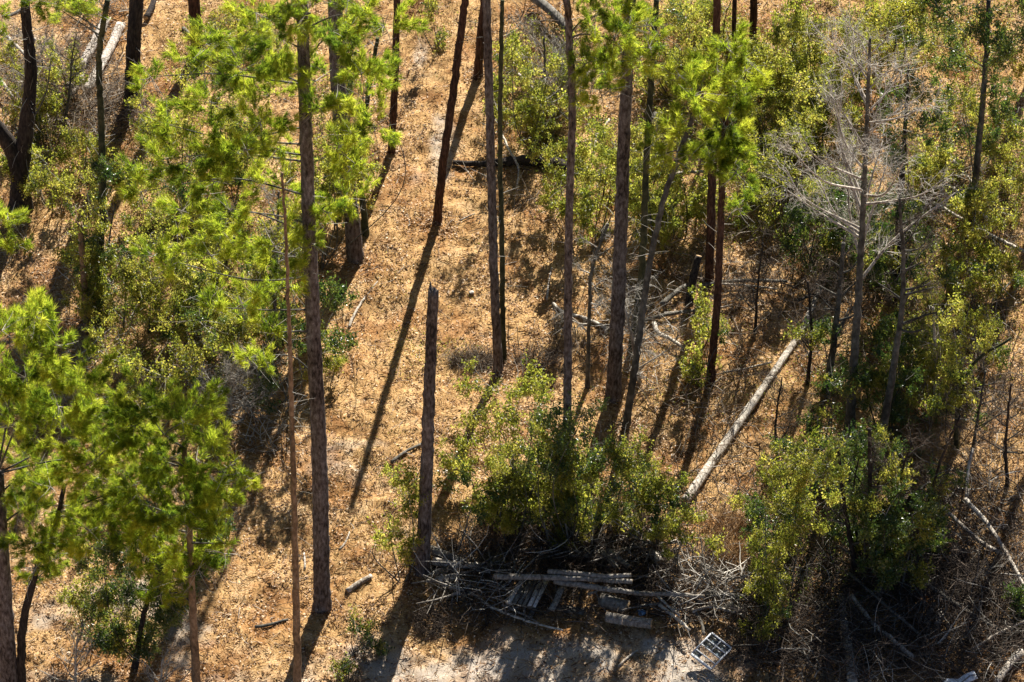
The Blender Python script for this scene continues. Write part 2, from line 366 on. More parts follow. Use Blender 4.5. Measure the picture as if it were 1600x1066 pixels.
grass('dry_grass', 'patchy dry grass and weeds around the clearing and under the shrubs', 'grass',
      [(640, 500, 130, 330, 700), (700, 60, 90, 60, 600), (820, 190, 90, 120, 1000), (1150, 260, 150, 120, 2200), (330, 60, 90, 60, 700), (80, 420, 90, 150, 900), (1100, 700, 160, 120, 1800), (1490, 420, 130, 170, 2600),
       (1500, 720, 120, 180, 2400), (800, 830, 160, 60, 1700), (1000, 450, 160, 120, 1300), (560, 800, 90, 120, 700), (300, 560, 120, 90, 900), (150, 250, 120, 120, 1100), (1300, 480, 90, 140, 1400)], M['grass'])
def weeds(name, label, cat, regs, mat, size=.05, hmax=.18):
    x, y = patch_points(regs); mb = MB()
    leaves(mb, np.stack([x, y, hgt(x, y)+hmax*rng.random(len(x))**1.5], 1), size, .3, .6); tag(mb.build(name, mat, kind='stuff'), label, cat)
weeds('low_weeds', 'low green weeds and seedlings sprinkled over the litter', 'weeds',
      [(645, 550, 40, 50, 260), (700, 545, 60, 22, 420), (690, 30, 60, 50, 300), (700, 300, 150, 200, 260), (580, 560, 110, 160, 250), (850, 170, 90, 110, 2600), (1080, 300, 120, 120, 3000),
       (1150, 80, 150, 80, 4200), (1230, 200, 120, 140, 5200), (1500, 250, 120, 130, 4800), (1500, 380, 110, 90, 2600), (1060, 520, 120, 120, 900), (100, 250, 120, 80, 1600), (60, 90, 90, 60, 600),
       (850, 760, 200, 80, 2200), (1250, 620, 90, 90, 1200), (1500, 520, 120, 130, 2600), (1380, 780, 120, 90, 1500), (350, 60, 90, 60, 900), (130, 640, 120, 90, 900), (1000, 640, 160, 60, 700)], M['leaf_olive'])

def scrub(name, label, regs, mat, size=.06, h=.6):
    x, y = patch_points(regs); n = len(x); per = 46; mb = MB(); r = rng.uniform(.12, .34, (n, 1))
    c = np.stack([x, y, hgt(x, y)+h*rng.random(n)*.7], 1); pos = np.repeat(c, per, 0)+unit(n*per)*np.repeat(r, per, 0)*rng.random((n*per, 1))**.5
    pos[:, 2] = np.maximum(pos[:, 2], np.repeat(hgt(x, y), per)+.02); leaves(mb, pos, size, .15, .58)
    v = rng.normal(0, .5, (n*2, 3)); v[:, 2] = 1; twigs(mb, np.repeat(np.stack([x, y, hgt(x, y)], 1), 2, 0), v, rng.uniform(.3, .8, n*2), .006, 3, .2)
    tag(mb.build(name, mat, kind='stuff'), label, 'undergrowth')
scrub('leafy_undergrowth', 'yellow-olive leafy undergrowth spreading through the right and upper side', [(850, 150, 70, 110, 130), (960, 290, 100, 90, 170), (1080, 110, 110, 110, 190), (1230, 230, 130, 120, 200),
      (1300, 80, 110, 80, 120), (1500, 300, 110, 110, 120), (1460, 520, 100, 130, 90), (1150, 330, 80, 60, 60), (1500, 60, 120, 70, 140)], M['leaf_yellow'])
scrub('leafy_undergrowth', 'olive leafy undergrowth filling the left thicket', [(240, 460, 120, 130, 240), (330, 300, 120, 120, 170), (90, 260, 80, 70, 70), (40, 130, 50, 60, 40), (370, 60, 80, 60, 60), (430, 480, 60, 120, 90), (530, 230, 50, 110, 80)], M['leaf_olive'])
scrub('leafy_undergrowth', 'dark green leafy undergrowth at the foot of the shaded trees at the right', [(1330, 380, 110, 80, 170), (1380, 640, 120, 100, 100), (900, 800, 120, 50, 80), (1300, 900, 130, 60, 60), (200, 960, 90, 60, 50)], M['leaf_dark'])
# ------------------------------------------------------------ leafy and needled boughs (alike ones share a mesh)
_bough = {}
Y_, O_, D_k = 'leaf_yellow', 'leaf_olive', 'leaf_dark'
MIX = {Y_: (Y_, Y_, Y_, Y_, O_, O_), O_: (O_, O_, O_, Y_, D_k, Y_), D_k: (D_k, D_k, D_k, D_k, D_k, O_)}
SZ = (.3, .45, .65, .95)
def bough_mesh(kind, mat, size, tier, var):
    key = (kind, mat, size, tier, var)
    if key in _bough: return _bough[key]
    r = size; mb = MB()
    if kind == 'leaf':
        n = max(8, int((.38, .62, .95, 1.4)[tier]*190*r*r)); sub = unit(n)*(rng.random((n, 1))**.42)*r*np.array([1, .9, .8])
        sub = sub*(.72+.5*vnoise(sub[:, 0]+var*3, sub[:, 2], .35, var+3))[:, None]
        per = 24; out = sub/(np.linalg.norm(sub, axis=1, keepdims=True)+.05)+unit(n)*.6; out[:, 2] += .35
        t = rng.random((n*per, 1)); pos = np.repeat(sub, per, 0)+np.repeat(out, per, 0)*(t-.6)*.30+rng.normal(0, .035, (n*per, 3))
        leaves(mb, pos, .064, .15, .58)
    else:
        nb = max(4, int((4, 6, 8, 11)[tier]*(r/.6)**1.6)); P_ = []; D_ = []
        for i in range(nb):
            d = unit(1)[0]; d[2] = d[2]*.5+.15; d /= np.linalg.norm(d); L = r*rng.uniform(.6, 1.45); k = max(3, int(L*20))
            t = np.sqrt(rng.uniform(.08, 1, k))[:, None]; c = d*L*t+np.array([0, 0, .18])*L*t**2+rng.normal(0, .06, (k, 3)); P_.append(c)
            q = d+unit(k)*.55; q[:, 2] += .5; D_.append(q/np.linalg.norm(q, axis=1, keepdims=True))
        tufts(mb, np.concatenate(P_), np.concatenate(D_), 36, .19, .011)
    me = mesh_np('bough', np.concatenate(mb.V), [np.concatenate(mb.T)], M[mat]); _bough[key] = me
    return me
def add_bough(parent, base, c, rx, rz, kind, mat, dens):
    size = min(SZ, key=lambda z: abs(math.log(max(rx, .15)/z))); tier = 0 if dens < .5 else 1 if dens < .8 else 2 if dens < 1.15 else 3
    o = bpy.data.objects.new('bough', bough_mesh(kind, mat, size, tier, int(rng.integers(0, 4)))); C.objects.link(o); o.parent = parent
    o.location = c-base; o.rotation_euler = (rng.uniform(-.3, .3), rng.uniform(-.3, .3), rng.uniform(0, 6.28)); q = rx/size
    o.scale = (q, q, min(max(rz/size/.85, q*.7), q*1.4)); o['kind'] = 'stuff'
def satellites(blobs, n=2, f=.58):
    out = []
    for b in blobs:
        out.append((b, 1.0)); a = rng.uniform(0, 6.28)
        for k in range(n):
            a += 6.28/n+rng.uniform(-.8, .8); q = rng.uniform(.85, 1.25); g = f*rng.uniform(.7, 1.2)
            out.append(((b[0]+b[2]*q*math.cos(a), b[1]+b[3]*q*math.sin(a), b[2]*g, b[3]*g), .75))
    return out
# ------------------------------------------------------------ trees
def clampz(p, m=.06):
    g = hgt(p[:, 0], p[:, 1], False)+m; p[:, 2] = np.maximum(p[:, 2], g); return p
def rxyz(b, Y):
    cx, cy, rx, ry = b[:4]; c = P(cx, cy, Y+(b[4] if len(b) > 4 else 0)); return c, rx/PXM, ry/PXM/CT
def blob_points(c, rx, rz, n, ry=None, power=.45):
    u = unit(n)*rng.random((n, 1))**power; return c+u*np.array([rx, ry or rx*.8, rz])
def trunk_line(px_pts, height=None):
    base = G(*px_pts[0]); Yb = base[1]
    pts = [base-np.array([0, 0, .15])]+[P(x, y, Yb) for x, y in px_pts[1:]]
    if height and pts[-1][2]-base[2] < height:
        d = pts[-1]-pts[-2]; d /= np.linalg.norm(d); pts.append(pts[-1]+d*(height-(pts[-1][2]-base[2])))
    return base, Yb, np.array(pts)
def trunk_part(root, base, pts, w0, w1, mat, sides=14, flare=1.4, rough=.035, jag=0, name='trunk', step=.16):
    line = spline(pts, step); s, L = arclen(line)
    line[1:-1, :2] += rng.normal(0, .008, (len(line)-2, 2))
    r = (w0+(w1-w0)*s)/2/PXM
    r = r*(1+(flare-1)*np.exp(-s*L/.35))
    mb = MB(); tube(mb, line, r, sides, rough, True, jag)
    mb.build(name, mat, root, base, True)
    return line, r
def limb(root, base, p0, p1, r, mat, sag=.1, name='branch'):
    p0 = np.asarray(p0); p1 = np.asarray(p1); mid = (p0+p1)/2+rng.normal(0, .08, 3)*np.linalg.norm(p1-p0)+np.array([0, 0, sag])
    line = spline([p0, mid, p1], .18); mb = MB(); tube(mb, line, np.linspace(r, r*.35, len(line)), 6, .08)
    mb.build(name, mat, root, base, True); return line
def nearest(line, p, drop=.5):       # where on the trunk a limb to p starts: a little lower than p
    k = np.argmin(np.abs(line[:, 2]-(p[2]-drop))); return line[k]
def pine(label, px_pts, w0, w1, blobs=(), mat='bark', height=None, topcrown=0, name='pine_tree', cat='pine tree', group=None, stubs=4,
         dens=1.0, limbs=True, sides=14, jag=0, nmat='needle', flare=1.25, toprad=1.6):
    base, Yb, pts = trunk_line(px_pts, height)
    root = thing(name, label, cat, base, group)
    line, r = trunk_part(root, base, pts, w0, w1, M[mat], sides, flare, jag=jag)
    tw = MB(); bl = []
    for b, dn in satellites(blobs, 1):
        c, rx, rz = rxyz(b, Yb+rng.uniform(-1.0, .4))
        if limbs and dn == 1 and rng.random() < .75: limb(root, base, nearest(line, c, .6), c, .026, M['bark_grey'])
        bl.append((c, rx*1.1, rz*1.1, dens*dn)); v = unit(9); twigs(tw, np.repeat(c[None], 9, 0), v, rng.uniform(.3, .8, 9), .009, 3, .15)
    if topcrown:
        top = line[-1]
        for i in range(topcrown):
            hh = rng.uniform(.0, 3.2); a = rng.uniform(0, 6.28); rr = toprad*(.3+.2*hh)*rng.uniform(.4, 1)
            c = top+np.array([math.cos(a)*rr, math.sin(a)*rr, -hh]); limb(root, base, nearest(line, c, .4), c, .03, M['bark_grey']); bl.append((c, .75, .5, 1))
    n = stubs*6
    if n:                             # short dead snags along the stem
        k = rng.integers(int(len(line)*.15), len(line)-1, n); v = unit(n); v[:, 2] = np.abs(v[:, 2])*.3; v[:, 1] *= .6
        twigs(tw, line[k], v, rng.uniform(.12, .55, n)*(1+.6*rng.random(n)), .009, 3, .2)
    cr = tw.build('crown' if bl else 'twigs', M['twig_grey'], root, base, kind='stuff')
    for c, rx, rz, dn in bl: add_bough(cr, base, c, rx, rz, 'needle', nmat, dn)
    return root, line, base
def leafy(label, base_px, blobs, mat='leaf_olive', dens=1.0, stems=5, size=.068, name='shrub', cat='shrub', trunk=None, tmat='bark_grey',
          group=None, twigd=1.0, lean=0, stemr=.016, tk='twig_grey'):
    base = G(*base_px); Yb = base[1]; root = thing(name, label, cat, base, group)
    line = None
    if trunk:
        b2, _, pts = trunk_line([base_px]+trunk[0]); line, _ = trunk_part(root, base, pts, trunk[1], trunk[2], M[tmat], 10)
    tw = MB(); cs = []; bl = []
    for b in blobs:
        c, rx, rz = rxyz(b, Yb+rng.uniform(-.4, .4)); c[2] = max(c[2], base[2]+rz*.6); cs.append(c)
        bl.append((c, rx*.75, rz*.85, dens*.5))
        ns = int(3+4.2*rx*rz); u = unit(ns)*rng.uniform(.6, 1.35, (ns, 1))*np.array([rx, rx*.8, rz]); sp = c+u
        sp[:, 2] = np.maximum(sp[:, 2], base[2]+.25)
        for q in sp: bl.append((q, rng.uniform(.17, .36), rng.uniform(.25, .62), dens*.8))
        v = sp-c; twigs(tw, np.repeat(c[None], ns, 0), v, np.linalg.norm(v, axis=1)*1.25, .009, 4, .12)
        k = int(12*rx*rz*twigd)+2; v = unit(k); v[:, 2] = np.abs(v[:, 2])*.7+.1; twigs(tw, clampz(blob_points(c, rx, rz, k)), v, rng.uniform(.25, .8, k), .006, 4, .25)
    cr = tw.build('crown', M[tk], root, base, kind='stuff')
    for c, rx, rz, dn in bl: add_bough(cr, base, c, rx, rz, 'leaf', MIX[mat][int(rng.integers(0, 6))], dn)
    for i in range(stems):
        c = cs[i % len(cs)]+rng.normal(0, .15, 3)
        p0 = (nearest(line, c, .7) if line is not None and rng.random() < .7 else base+np.array([rng.normal(0, .12), rng.normal(0, .1), -.05]))
        limb(root, base, p0, c, stemr*rng.uniform(.7, 1.4), M[tmat], .05, 'stem' if line is None else 'branch')
    return root
def bare(label, px_pts, w0, w1, spread, mat='bark_grey', n1=26, name='bare_tree', cat='tree', tk='twig_grey', lo=.35, sub=7, n3=3, group=None):
    """leafless tree: trunk, branches as parts, fine twigs as one part"""
    base, Yb, pts = trunk_line(px_pts); root = thing(name, label, cat, base, group)
    line, r = trunk_part(root, base, pts, w0, w1, M[mat], 10); tw = MB()
    for i in range(n1):
        s = lo+(1-lo)*(i+rng.random())/n1; k = min(int(s*(len(line)-1)), len(line)-1)
        a = rng.uniform(0, 6.28); ln = spread*(1.15-.75*(s-lo)/(1-lo))*rng.uniform(.55, 1.1)
        e = line[k]+np.array([math.cos(a)*ln, math.sin(a)*ln*.8, ln*rng.uniform(.55, 1.25)])
        l = limb(root, base, line[k], e, max(.014, r[k]*.55), M[{'twig_grey': 'dead', 'twig_pale': 'dead', 'twig_dark': 'bark_grey', 'twig': 'bark_grey'}[tk]], -.05*ln)
        m_ = int(sub*ln)+3; kk = rng.integers(len(l)//4, len(l), m_); v = (l[-1]-l[0])/ln*.8+unit(m_)*.95; v[:, 2] += .3
        q = twigs(tw, l[kk], v, rng.uniform(.3, .75, m_)*min(1.2, ln), .0065, 4, .26)
        st = q[:, 1:4].reshape(-1, 3); st = np.repeat(st, n3, 0); v2 = np.repeat(v, 3*n3, 0)/1.3+unit(len(st))*1.1
        twigs(tw, st, v2, rng.uniform(.12, .4, len(st)), .0038, 2, .3)
    tw.build('twigs', M[tk], root, base, kind='stuff'); return root
def log(label, px_pts, w0, w1, mat='dead', cat='log', name='log', lift=0.0, ends=True, sides=12, rough=.05, group=None, jag=0):
    pts = []; n = len(px_pts)
    for i, (x, y) in enumerate(px_pts):
        rr = (w0+(w1-w0)*i/(n-1))/2/PXM
        l = lift[i] if isinstance(lift, (list, tuple)) else lift
        # a point seen at this pixel, l above the ground under it
        d = FW*FPX+RT*(x-800)+UP*(533-y); z = 0
        for _ in range(5):
            p = CAM+d*((z-CAM[2])/d[2]); z = float(hgt(p[0], p[1], False))+l+rr*.9
        pts.append(p)
    line = spline(pts, .12); o = line[0].copy(); s, L = arclen(line); mb = MB()
    if len(line) > 3 and w0 < 14: line[1:-1] += rng.normal(0, .006, (len(line)-2, 3))
    tube(mb, line, (w0+(w1-w0)*s)/2/PXM, sides, rough, True, jag)
    if ends:
        root = thing(name, label, cat, o, group); mb.build('bark', M[mat], root, o, True)
        for k, (q, d) in enumerate(((line[0], line[0]-line[1]), (line[-1], line[-1]-line[-2]))):
            d = d/np.linalg.norm(d); e = MB(); tube(e, [q-d*.01, q+d*.006], (w0, w1)[k]/2/PXM*.86, sides); e.build('cut_end', M['cut'], root, o)
        return root
    ob = mb.build(name, M[mat], None, o, True); tag(ob, label, cat, group); return ob
def brush(label, cat, name, regs, mat, lmin=.3, lmax=1.2, r=(.005, .013), hmax=.35, up=.35, bend=.28):
    mb = MB()
    for (cx, cy, rx, ry, n) in regs:
        a = rng.uniform(0, 6.28, n); q = np.sqrt(rng.random(n)); px = cx+rx*q*np.cos(a); py = cy+ry*q*np.sin(a)
        x, y = Garr(px, py); d = unit(n); d[:, 2] = np.abs(d[:, 2])*up
        twigs(mb, np.stack([x, y, hgt(x, y)+hmax*rng.random(n)**1.6], 1), d, rng.uniform(lmin, lmax, n), rng.uniform(r[0], r[1], n)*rng.choice([.7, 1, 1.6], n), 4, bend)
    tag(mb.build(name, M[mat], kind='stuff'), label, cat)

# --- pines and snags of the clearing
pine('tallest foreground pine with the thick red-brown trunk left of the clearing', [(503, 948), (499, 720), (490, 520), (483, 350), (477, 180), (472, 0)], 25, 12,
     [(440, 60, 38, 36), (420, 150, 45, 45), (380, 110, 48, 30), (330, 160, 48, 34), (300, 250, 50, 32), (385, 235, 48, 36), (360, 330, 55, 34), (445, 290, 30, 44),
      (430, 385, 42, 36), (520, 50, 44, 34), (565, 115, 44, 34), (585, 200, 34, 24), (530, 235, 38, 34), (500, 170, 28, 36), (600, 40, 36, 26), (540, 310, 30, 34),
      (285, 330, 36, 30), (262, 195, 28, 26), (470, 110, 26, 34), (350, 60, 36, 22), (235, 120, 22, 20), (400, 460, 30, 34), (455, 450, 26, 30), (330, 400, 36, 30), (250, 250, 26, 26), (500, 350, 24, 30), (290, 90, 26, 20), (220, 300, 28, 30), (340, 480, 28, 26), (390, 560, 24, 26), (430, 520, 24, 34), (240, 400, 30, 28), (400, 20, 36, 20), (480, 20, 40, 22), (560, 20, 36, 18)], height=25, stubs=5, dens=.75)
pine('slim pale tan dead pine just left of the thick foreground trunk', [(465, 1080), (461, 850), (455, 620), (448, 400), (441, 270)], 12, 3, mat='bark_tan', name='dead_pine', stubs=9, sides=10)
pine('broken-off snag with a splintered top in the middle of the clearing', [(660, 893), (667, 720), (673, 560), (677, 458)], 21, 15, mat='bark', name='broken_snag', cat='snag', stubs=0, jag=.5)
pine('reddish leaning dead trunk casting a long thin shadow down the clearing', [(682, 348), (693, 250), (706, 160), (727, 0)], 14, 11, mat='bark_red', name='dead_pine', height=9.3, stubs=1, sides=12)
pine('dark slender pine beside the sandy track at the top', [(611, 238), (617, 130), (620, 0)], 12, 9, mat='bark_red', height=19, topcrown=12, stubs=3, sides=12)
pine('short red-brown snag behind the paired thin trunks near the top', [(746, 122), (751, 60), (757, 0), (760, -45)], 15, 12, mat='bark_red', name='broken_snag', cat='snag', stubs=3, jag=.4)
pine('straight grey-brown pine, thicker of the close pair right of the clearing', [(779, 582), (771, 400), (766, 200), (760, 0)], 14, 11, mat='bark', height=18, topcrown=12, stubs=4)
pine('thin dark trunk, slimmer of the close pair right of the clearing', [(787, 566), (784, 380), (781, 190), (785, 0)], 9, 6, mat='bark_moss', height=11, stubs=8, sides=10, name='dead_pine')
pine('straight grey pine with a forked top rising from the blue-green thicket', [(886, 792), (887, 560), (889, 350), (894, 170), (888, 30), (886, 0)], 13, 9, mat='bark',
     blobs=[(930, 25, 30, 22), (960, 60, 34, 28), (915, 100, 26, 24), (1000, 90, 26, 16), (925, 135, 30, 22)], height=20, stubs=3)
pine('stout grey-brown pine at the middle right with dead twigs round its foot', [(958, 622), (966, 470), (972, 300), (978, 150), (985, 0)], 23, 13, mat='bark',
     blobs=[(955, 20, 34, 20), (1010, 40, 26, 18), (985, 100, 40, 14)], height=19, topcrown=12, stubs=5)
pine('thin dark pine leaning right beside the stout middle-right trunk', [(977, 667), (994, 560), (1012, 430), (1035, 320), (1062, 240), (1085, 175)], 12, 7, mat='bark_grey',
     blobs=[(1085, 150, 34, 30), (1060, 200, 28, 24), (1040, 240, 22, 18), (1075, 250, 22, 22)], stubs=4, sides=10)
pine('vine-covered dark trunk behind the stout middle-right pine', [(986, 548), (1003, 420), (1010, 250), (1018, 120), (1026, 0)], 12, 8, mat='bark_moss', name='mossy_tree', cat='tree', stubs=7, sides=10)
pine('red-brown pine with soft young needles, base in the fern-coloured shadows', [(1110, 598), (1122, 450), (1128, 300), (1134, 180), (1140, 70)], 13, 8, mat='bark_red',
     blobs=[(1140, 80, 26, 18), (1120, 110, 40, 26), (1150, 150, 38, 28), (1165, 110, 26, 20), (1135, 200, 36, 26), (1110, 250, 30, 26), (1150, 270, 34, 28), (1165, 310, 24, 18), (1095, 130, 24, 20), (1130, 230, 34, 24)], stubs=3)
pine('red-brown trunk behind the young pine, foot beside fallen branches', [(1108, 442), (1112, 300), (1115, 160), (1121, 0)], 14, 10, mat='bark_red', height=15, topcrown=8, stubs=3, sides=12)
pine('thin brown trunk at the top edge between the young pine and the yellow thicket', [(1143, 130), (1146, 60), (1148, 0)], 8, 7, mat='bark_red', height=8, stubs=2, sides=10)
pine('short dark trunk crossing the top edge above the yellow-green thicket', [(1176, 84), (1177, 40), (1178, 0)], 13, 11, mat='bark_red', height=9, stubs=2, topcrown=6)
pine('dark pine at top left standing over the bleached split log', [(205, 162), (208, 90), (213, 0)], 25, 20, mat='bark_dark', height=13, topcrown=12, stubs=4)
pine('orange-lit red trunk at the top edge left of the pine crowns', [(308, 84), (306, 40), (303, 0)], 21, 17, mat='bark_red', height=12, topcrown=10, stubs=2)
pine('grey-brown trunk partly hidden in needles right of the tall foreground pine', [(556, 402), (543, 280), (529, 150), (523, 0)], 25, 19, mat='bark', height=18, topcrown=10, stubs=3)
pine('small dark trunk at the edge of the clearing under the bushes', [(572, 366), (566, 310), (560, 240), (575, 150), (590, 60)], 11, 6, mat='bark_moss', name='small_tree', cat='tree', stubs=6, sides=9)
pine('orange weathered snag standing in the dark thicket at the left', [(137, 515), (131, 430), (125, 352)], 12, 9, mat='bark_tan', name='broken_snag', cat='snag', stubs=2, jag=.2)
pine('pinkish pine trunk rising from the bottom left corner', [(14, 1085), (10, 980), (4, 880), (-4, 740)], 26, 17, mat='bark', 
     blobs=[(30, 520, 34, 30), (90, 540, 40, 32), (40, 590, 44, 36), (120, 600, 44, 34), (30, 660, 44, 36), (100, 670, 46, 36), (60, 730, 50, 34), (150, 720, 46, 30),
            (30, 800, 44, 36), (100, 790, 44, 34), (55, 850, 40, 26), (15, 500, 20, 16)], stubs=2, dens=.85)
pine('dark forked sapling pine beside the bottom left trunk', [(32, 1085), (36, 980), (58, 890), (86, 820), (100, 760)], 15, 6, mat='bark_dark',
     blobs=[(55, 890, 26, 16), (85, 880, 20, 14), (180, 690, 44, 28), (205, 760, 44, 30), (140, 830, 36, 22)], stubs=2, sides=10)
pine('young bushy pine with a thin pinkish stem in the lower left', [(308, 1085), (303, 990), (298, 880), (293, 780), (288, 700)], 13, 7, mat='bark_tan',
     blobs=[(230, 640, 44, 30), (285, 660, 44, 34), (200, 700, 36, 28), (260, 720, 50, 34), (330, 700, 34, 30), (345, 760, 32, 26), (290, 790, 46, 36), (240, 800, 44, 34),
            (330, 830, 30, 30), (280, 860, 44, 32), (230, 870, 34, 26), (370, 740, 18, 22), (310, 890, 28, 22), (355, 850, 14, 14), (180, 780, 36, 30), (215, 840, 34, 28), (330, 790, 30, 28), (250, 930, 26, 20)], stubs=2, dens=.85)
pine('leaning mossy stem crossing the left thicket', [(306, 512), (325, 470), (348, 420), (365, 370)], 11, 7, mat='bark_moss', name='leaning_tree', cat='tree', stubs=4, sides=9)
pine('dark mossy column tree left of the split log', [(153, 500), (156, 400), (160, 290), (158, 190), (155, 90), (168, 0)], 14, 8, mat='bark_moss', name='mossy_tree', cat='tree',
     blobs=[(90, 12, 44, 16), (60, 5, 30, 10), (130, 25, 24, 12)], height=9.5, stubs=10, sides=10)
pine('pine bough tip poking in at the left edge', [(-60, 560), (-50, 420), (-30, 350)], 14, 8, mat='bark', blobs=[(14, 345, 34, 22), (25, 385, 24, 18), (-20, 330, 30, 30)], stubs=2)
pine('feathery pine branch cluster drooping over the top left corner', [(-60, 330), (-55, 150), (-40, 40)], 18, 12, mat='bark', blobs=[(2, 60, 14, 30), (-15, 110, 18, 30), (5, 20, 14, 16)], stubs=2)
pine('tall pine just beyond the right edge shading the dark brush', [(1690, 150), (1692, 50), (1694, -60)], 18, 13, height=18, topcrown=16, toprad=2)
pine('tall pine farther beyond the right edge shading the bottom right corner', [(1775, 270), (1778, 150), (1780, 0)], 18, 13, height=18, topcrown=16, toprad=2)
pine('tall pine beyond the right edge, farthest back of the three', [(1650, 20), (1652, -60), (1654, -160)], 17, 12, height=17, topcrown=14, toprad=2)
# thick forked tree at the left edge
base, Yb, pts = trunk_line([(32, 322), (30, 270), (14, 225), (-20, 180)])
root = thing('forked_tree', 'thick black forked trunk at the left edge', 'tree', base)
line, r = trunk_part(root, base, pts, 34, 22, M['bark_dark'], 14)
l2 = spline([line[len(line)//3], P(42, 190, Yb), P(48, 110, Yb), P(40, 20, Yb), P(38, -60, Yb)], .16); mb = MB(); tube(mb, l2, np.linspace(.24, .1, len(l2)), 12, .08); mb.build('trunk', M['bark_dark'], root, base, True)
limb(root, base, l2[10], P(80, 90, Yb), .03, M['bark_grey']); limb(root, base, l2[4], P(75, 140, Yb), .025, M['dead'])
tw = MB(); k = rng.integers(0, len(l2), 60); v = unit(60); twigs(tw, l2[k], v, rng.uniform(.4, 1.3, 60), .01, 5, .2); tw.build('twigs', M['twig_grey'], root, base, kind='stuff')

# --- leafless trees
bare('pale leafless tree with a wide fan of fine grey branches at the upper right', [(1328, 668), (1336, 540), (1344, 420), (1349, 320), (1354, 200), (1360, 60)], 15, 4, 2.5, n1=32, lo=.4, sub=9, n3=3, tk='twig_pale')
bare('small grey leafless treetop beside the tall foreground pine', [(425, 560), (432, 420), (436, 300)], 7, 3, 1.0, n1=14, lo=.4)
bare('dark purple-grey leafless tree right of the wide-fanned bare tree', [(1372, 705), (1392, 600), (1409, 480), (1411, 400), (1405, 310)], 14, 4, 1.1, 'bark_grey', n1=16, tk='twig_dark', lo=.5)
bare('thin crooked dead sapling between the middle trunks', [(917, 605), (921, 500), (925, 420), (950, 350)], 7, 4, .8, 'bark_grey', n1=9, tk='twig_grey', lo=.3)
bare('bare dead treelet with pale twigs at the foot of the stout middle pine', [(1000, 600), (990, 540), (975, 480), (960, 440)], 6, 3, 1.0, 'dead', n1=12, lo=.2)
bare('shadowed grey stem among the dark saplings right of the big pale log', [(1290, 610), (1302, 540), (1310, 470), (1318, 380)], 12, 6, 1.0, 'bark_grey', n1=14, tk='twig_dark', lo=.3)
bare('leafless brown treelet over the dead wood left of the split log', [(100, 190), (108, 150), (112, 95), (118, 60)], 5, 2, 1.2, 'bark_grey', n1=12, tk='twig', lo=.2)
bare('white-tipped leafless shrub at the bottom left', [(118, 1072), (118, 1040), (120, 1000)], 4, 2, .9, 'dead', n1=16, lo=.1, sub=4, n3=1, name='bare_shrub', cat='shrub')
bare('pale leafless shrub left of the slim tan pine at the bottom edge', [(250, 1078), (252, 1055), (254, 1030)], 4, 2, .9, 'dead', n1=12, lo=.1, sub=4, n3=1, name='bare_shrub', cat='shrub')
bare('tangled grey leafless shrub in the shade left of the foreground pine', [(360, 650), (362, 600), (365, 560)], 5, 3, 1.3, 'dead', n1=18, lo=.15, name='bare_shrub', cat='shrub')
bare('crooked leafless treelet in the dead wood at the top left corner', [(20, 180), (40, 120), (55, 60)], 6, 3, 1.3, 'dead', n1=12, lo=.15)
bare('bare brown sapling clump behind the brush at the right edge', [(1520, 700), (1530, 640), (1540, 580)], 5, 3, 1.2, 'bark_grey', n1=14, tk='twig', lo=.15)
bare('spindly grey sapling at the top between the paired trunks and forked pine', [(850, 190), (852, 130), (850, 60)], 6, 3, 1.3, 'bark_grey', n1=14, lo=.2)

for lab, pts, w0, w1, sp in (
    ('dark bare stem leaning left under the shaded green thicket', [(1340, 905), (1330, 850), (1318, 780), (1310, 700)], 9, 4, .8),
    ('dark bare stem rising straight through the shaded green thicket', [(1352, 900), (1356, 840), (1360, 760), (1358, 670)], 11, 5, .9),
    ('dark bare stem leaning right through the shaded green thicket', [(1362, 890), (1378, 830), (1400, 760), (1425, 690)], 8, 3, .9),
    ('short dark stem at the right flank of the shaded green thicket', [(1395, 880), (1402, 830), (1422, 775)], 7, 3, .8),
    ('thin bare stem crossing the brown ground left of the arched grey branch', [(1440, 870), (1448, 800), (1470, 720), (1500, 650)], 6, 3, .9),
    ('spindly bare stem at the right edge above the arched grey branch', [(1575, 760), (1572, 690), (1580, 600)], 6, 3, 1.0),
    ('thin bare stem in the twigs between the pale log and dark brush', [(1215, 720), (1212, 660), (1222, 590)], 5, 2, .8),
    ('thin bare stem left of the wide-fanned leafless tree', [(1262, 600), (1268, 520), (1262, 440)], 6, 3, .9),
    ('thin bare stem standing among the branches behind the pale log', [(1180, 520), (1184, 450), (1192, 380)], 5, 2, .8)):
    bare(lab, pts, w0, w1, sp, 'bark_dark', n1=11, tk='twig_dark', lo=.25, name='bare_sapling', cat='sapling', group='bare dark saplings at the right')
# --- broadleaf shrubs and small trees
leafy('tall yellow-olive shrub in the left thicket', (250, 520), [(250, 340, 52, 40), (200, 410, 60, 40), (290, 410, 56, 44), (240, 470, 60, 44), (330, 350, 40, 44), (370, 430, 36, 36), (140, 330, 34, 40), (300, 480, 36, 34), (380, 500, 30, 34)], 'leaf_yellow', .7, 8)
leafy('olive shrub tangled with grey twigs below the tall yellow-olive one', (235, 690), [(170, 560, 54, 36), (260, 590, 56, 44), (215, 640, 56, 36), (300, 560, 40, 36), (310, 500, 44, 40)], 'leaf_olive', .75, 6, twigd=1.5)
leafy('yellow shrub at the back between the red trunk and the tall pine', (285, 300), [(250, 180, 36, 30), (300, 130, 40, 32), (360, 180, 44, 38), (300, 235, 44, 34), (420, 80, 40, 40), (350, 70, 36, 30)], 'leaf_yellow', .7, 6)
leafy('yellow-green bush hanging right of the tall pine near the top', (500, 420), [(520, 240, 34, 40), (560, 270, 30, 36), (575, 180, 26, 34), (500, 320, 30, 40), (560, 100, 36, 36)], 'leaf_yellow', .6, 6)
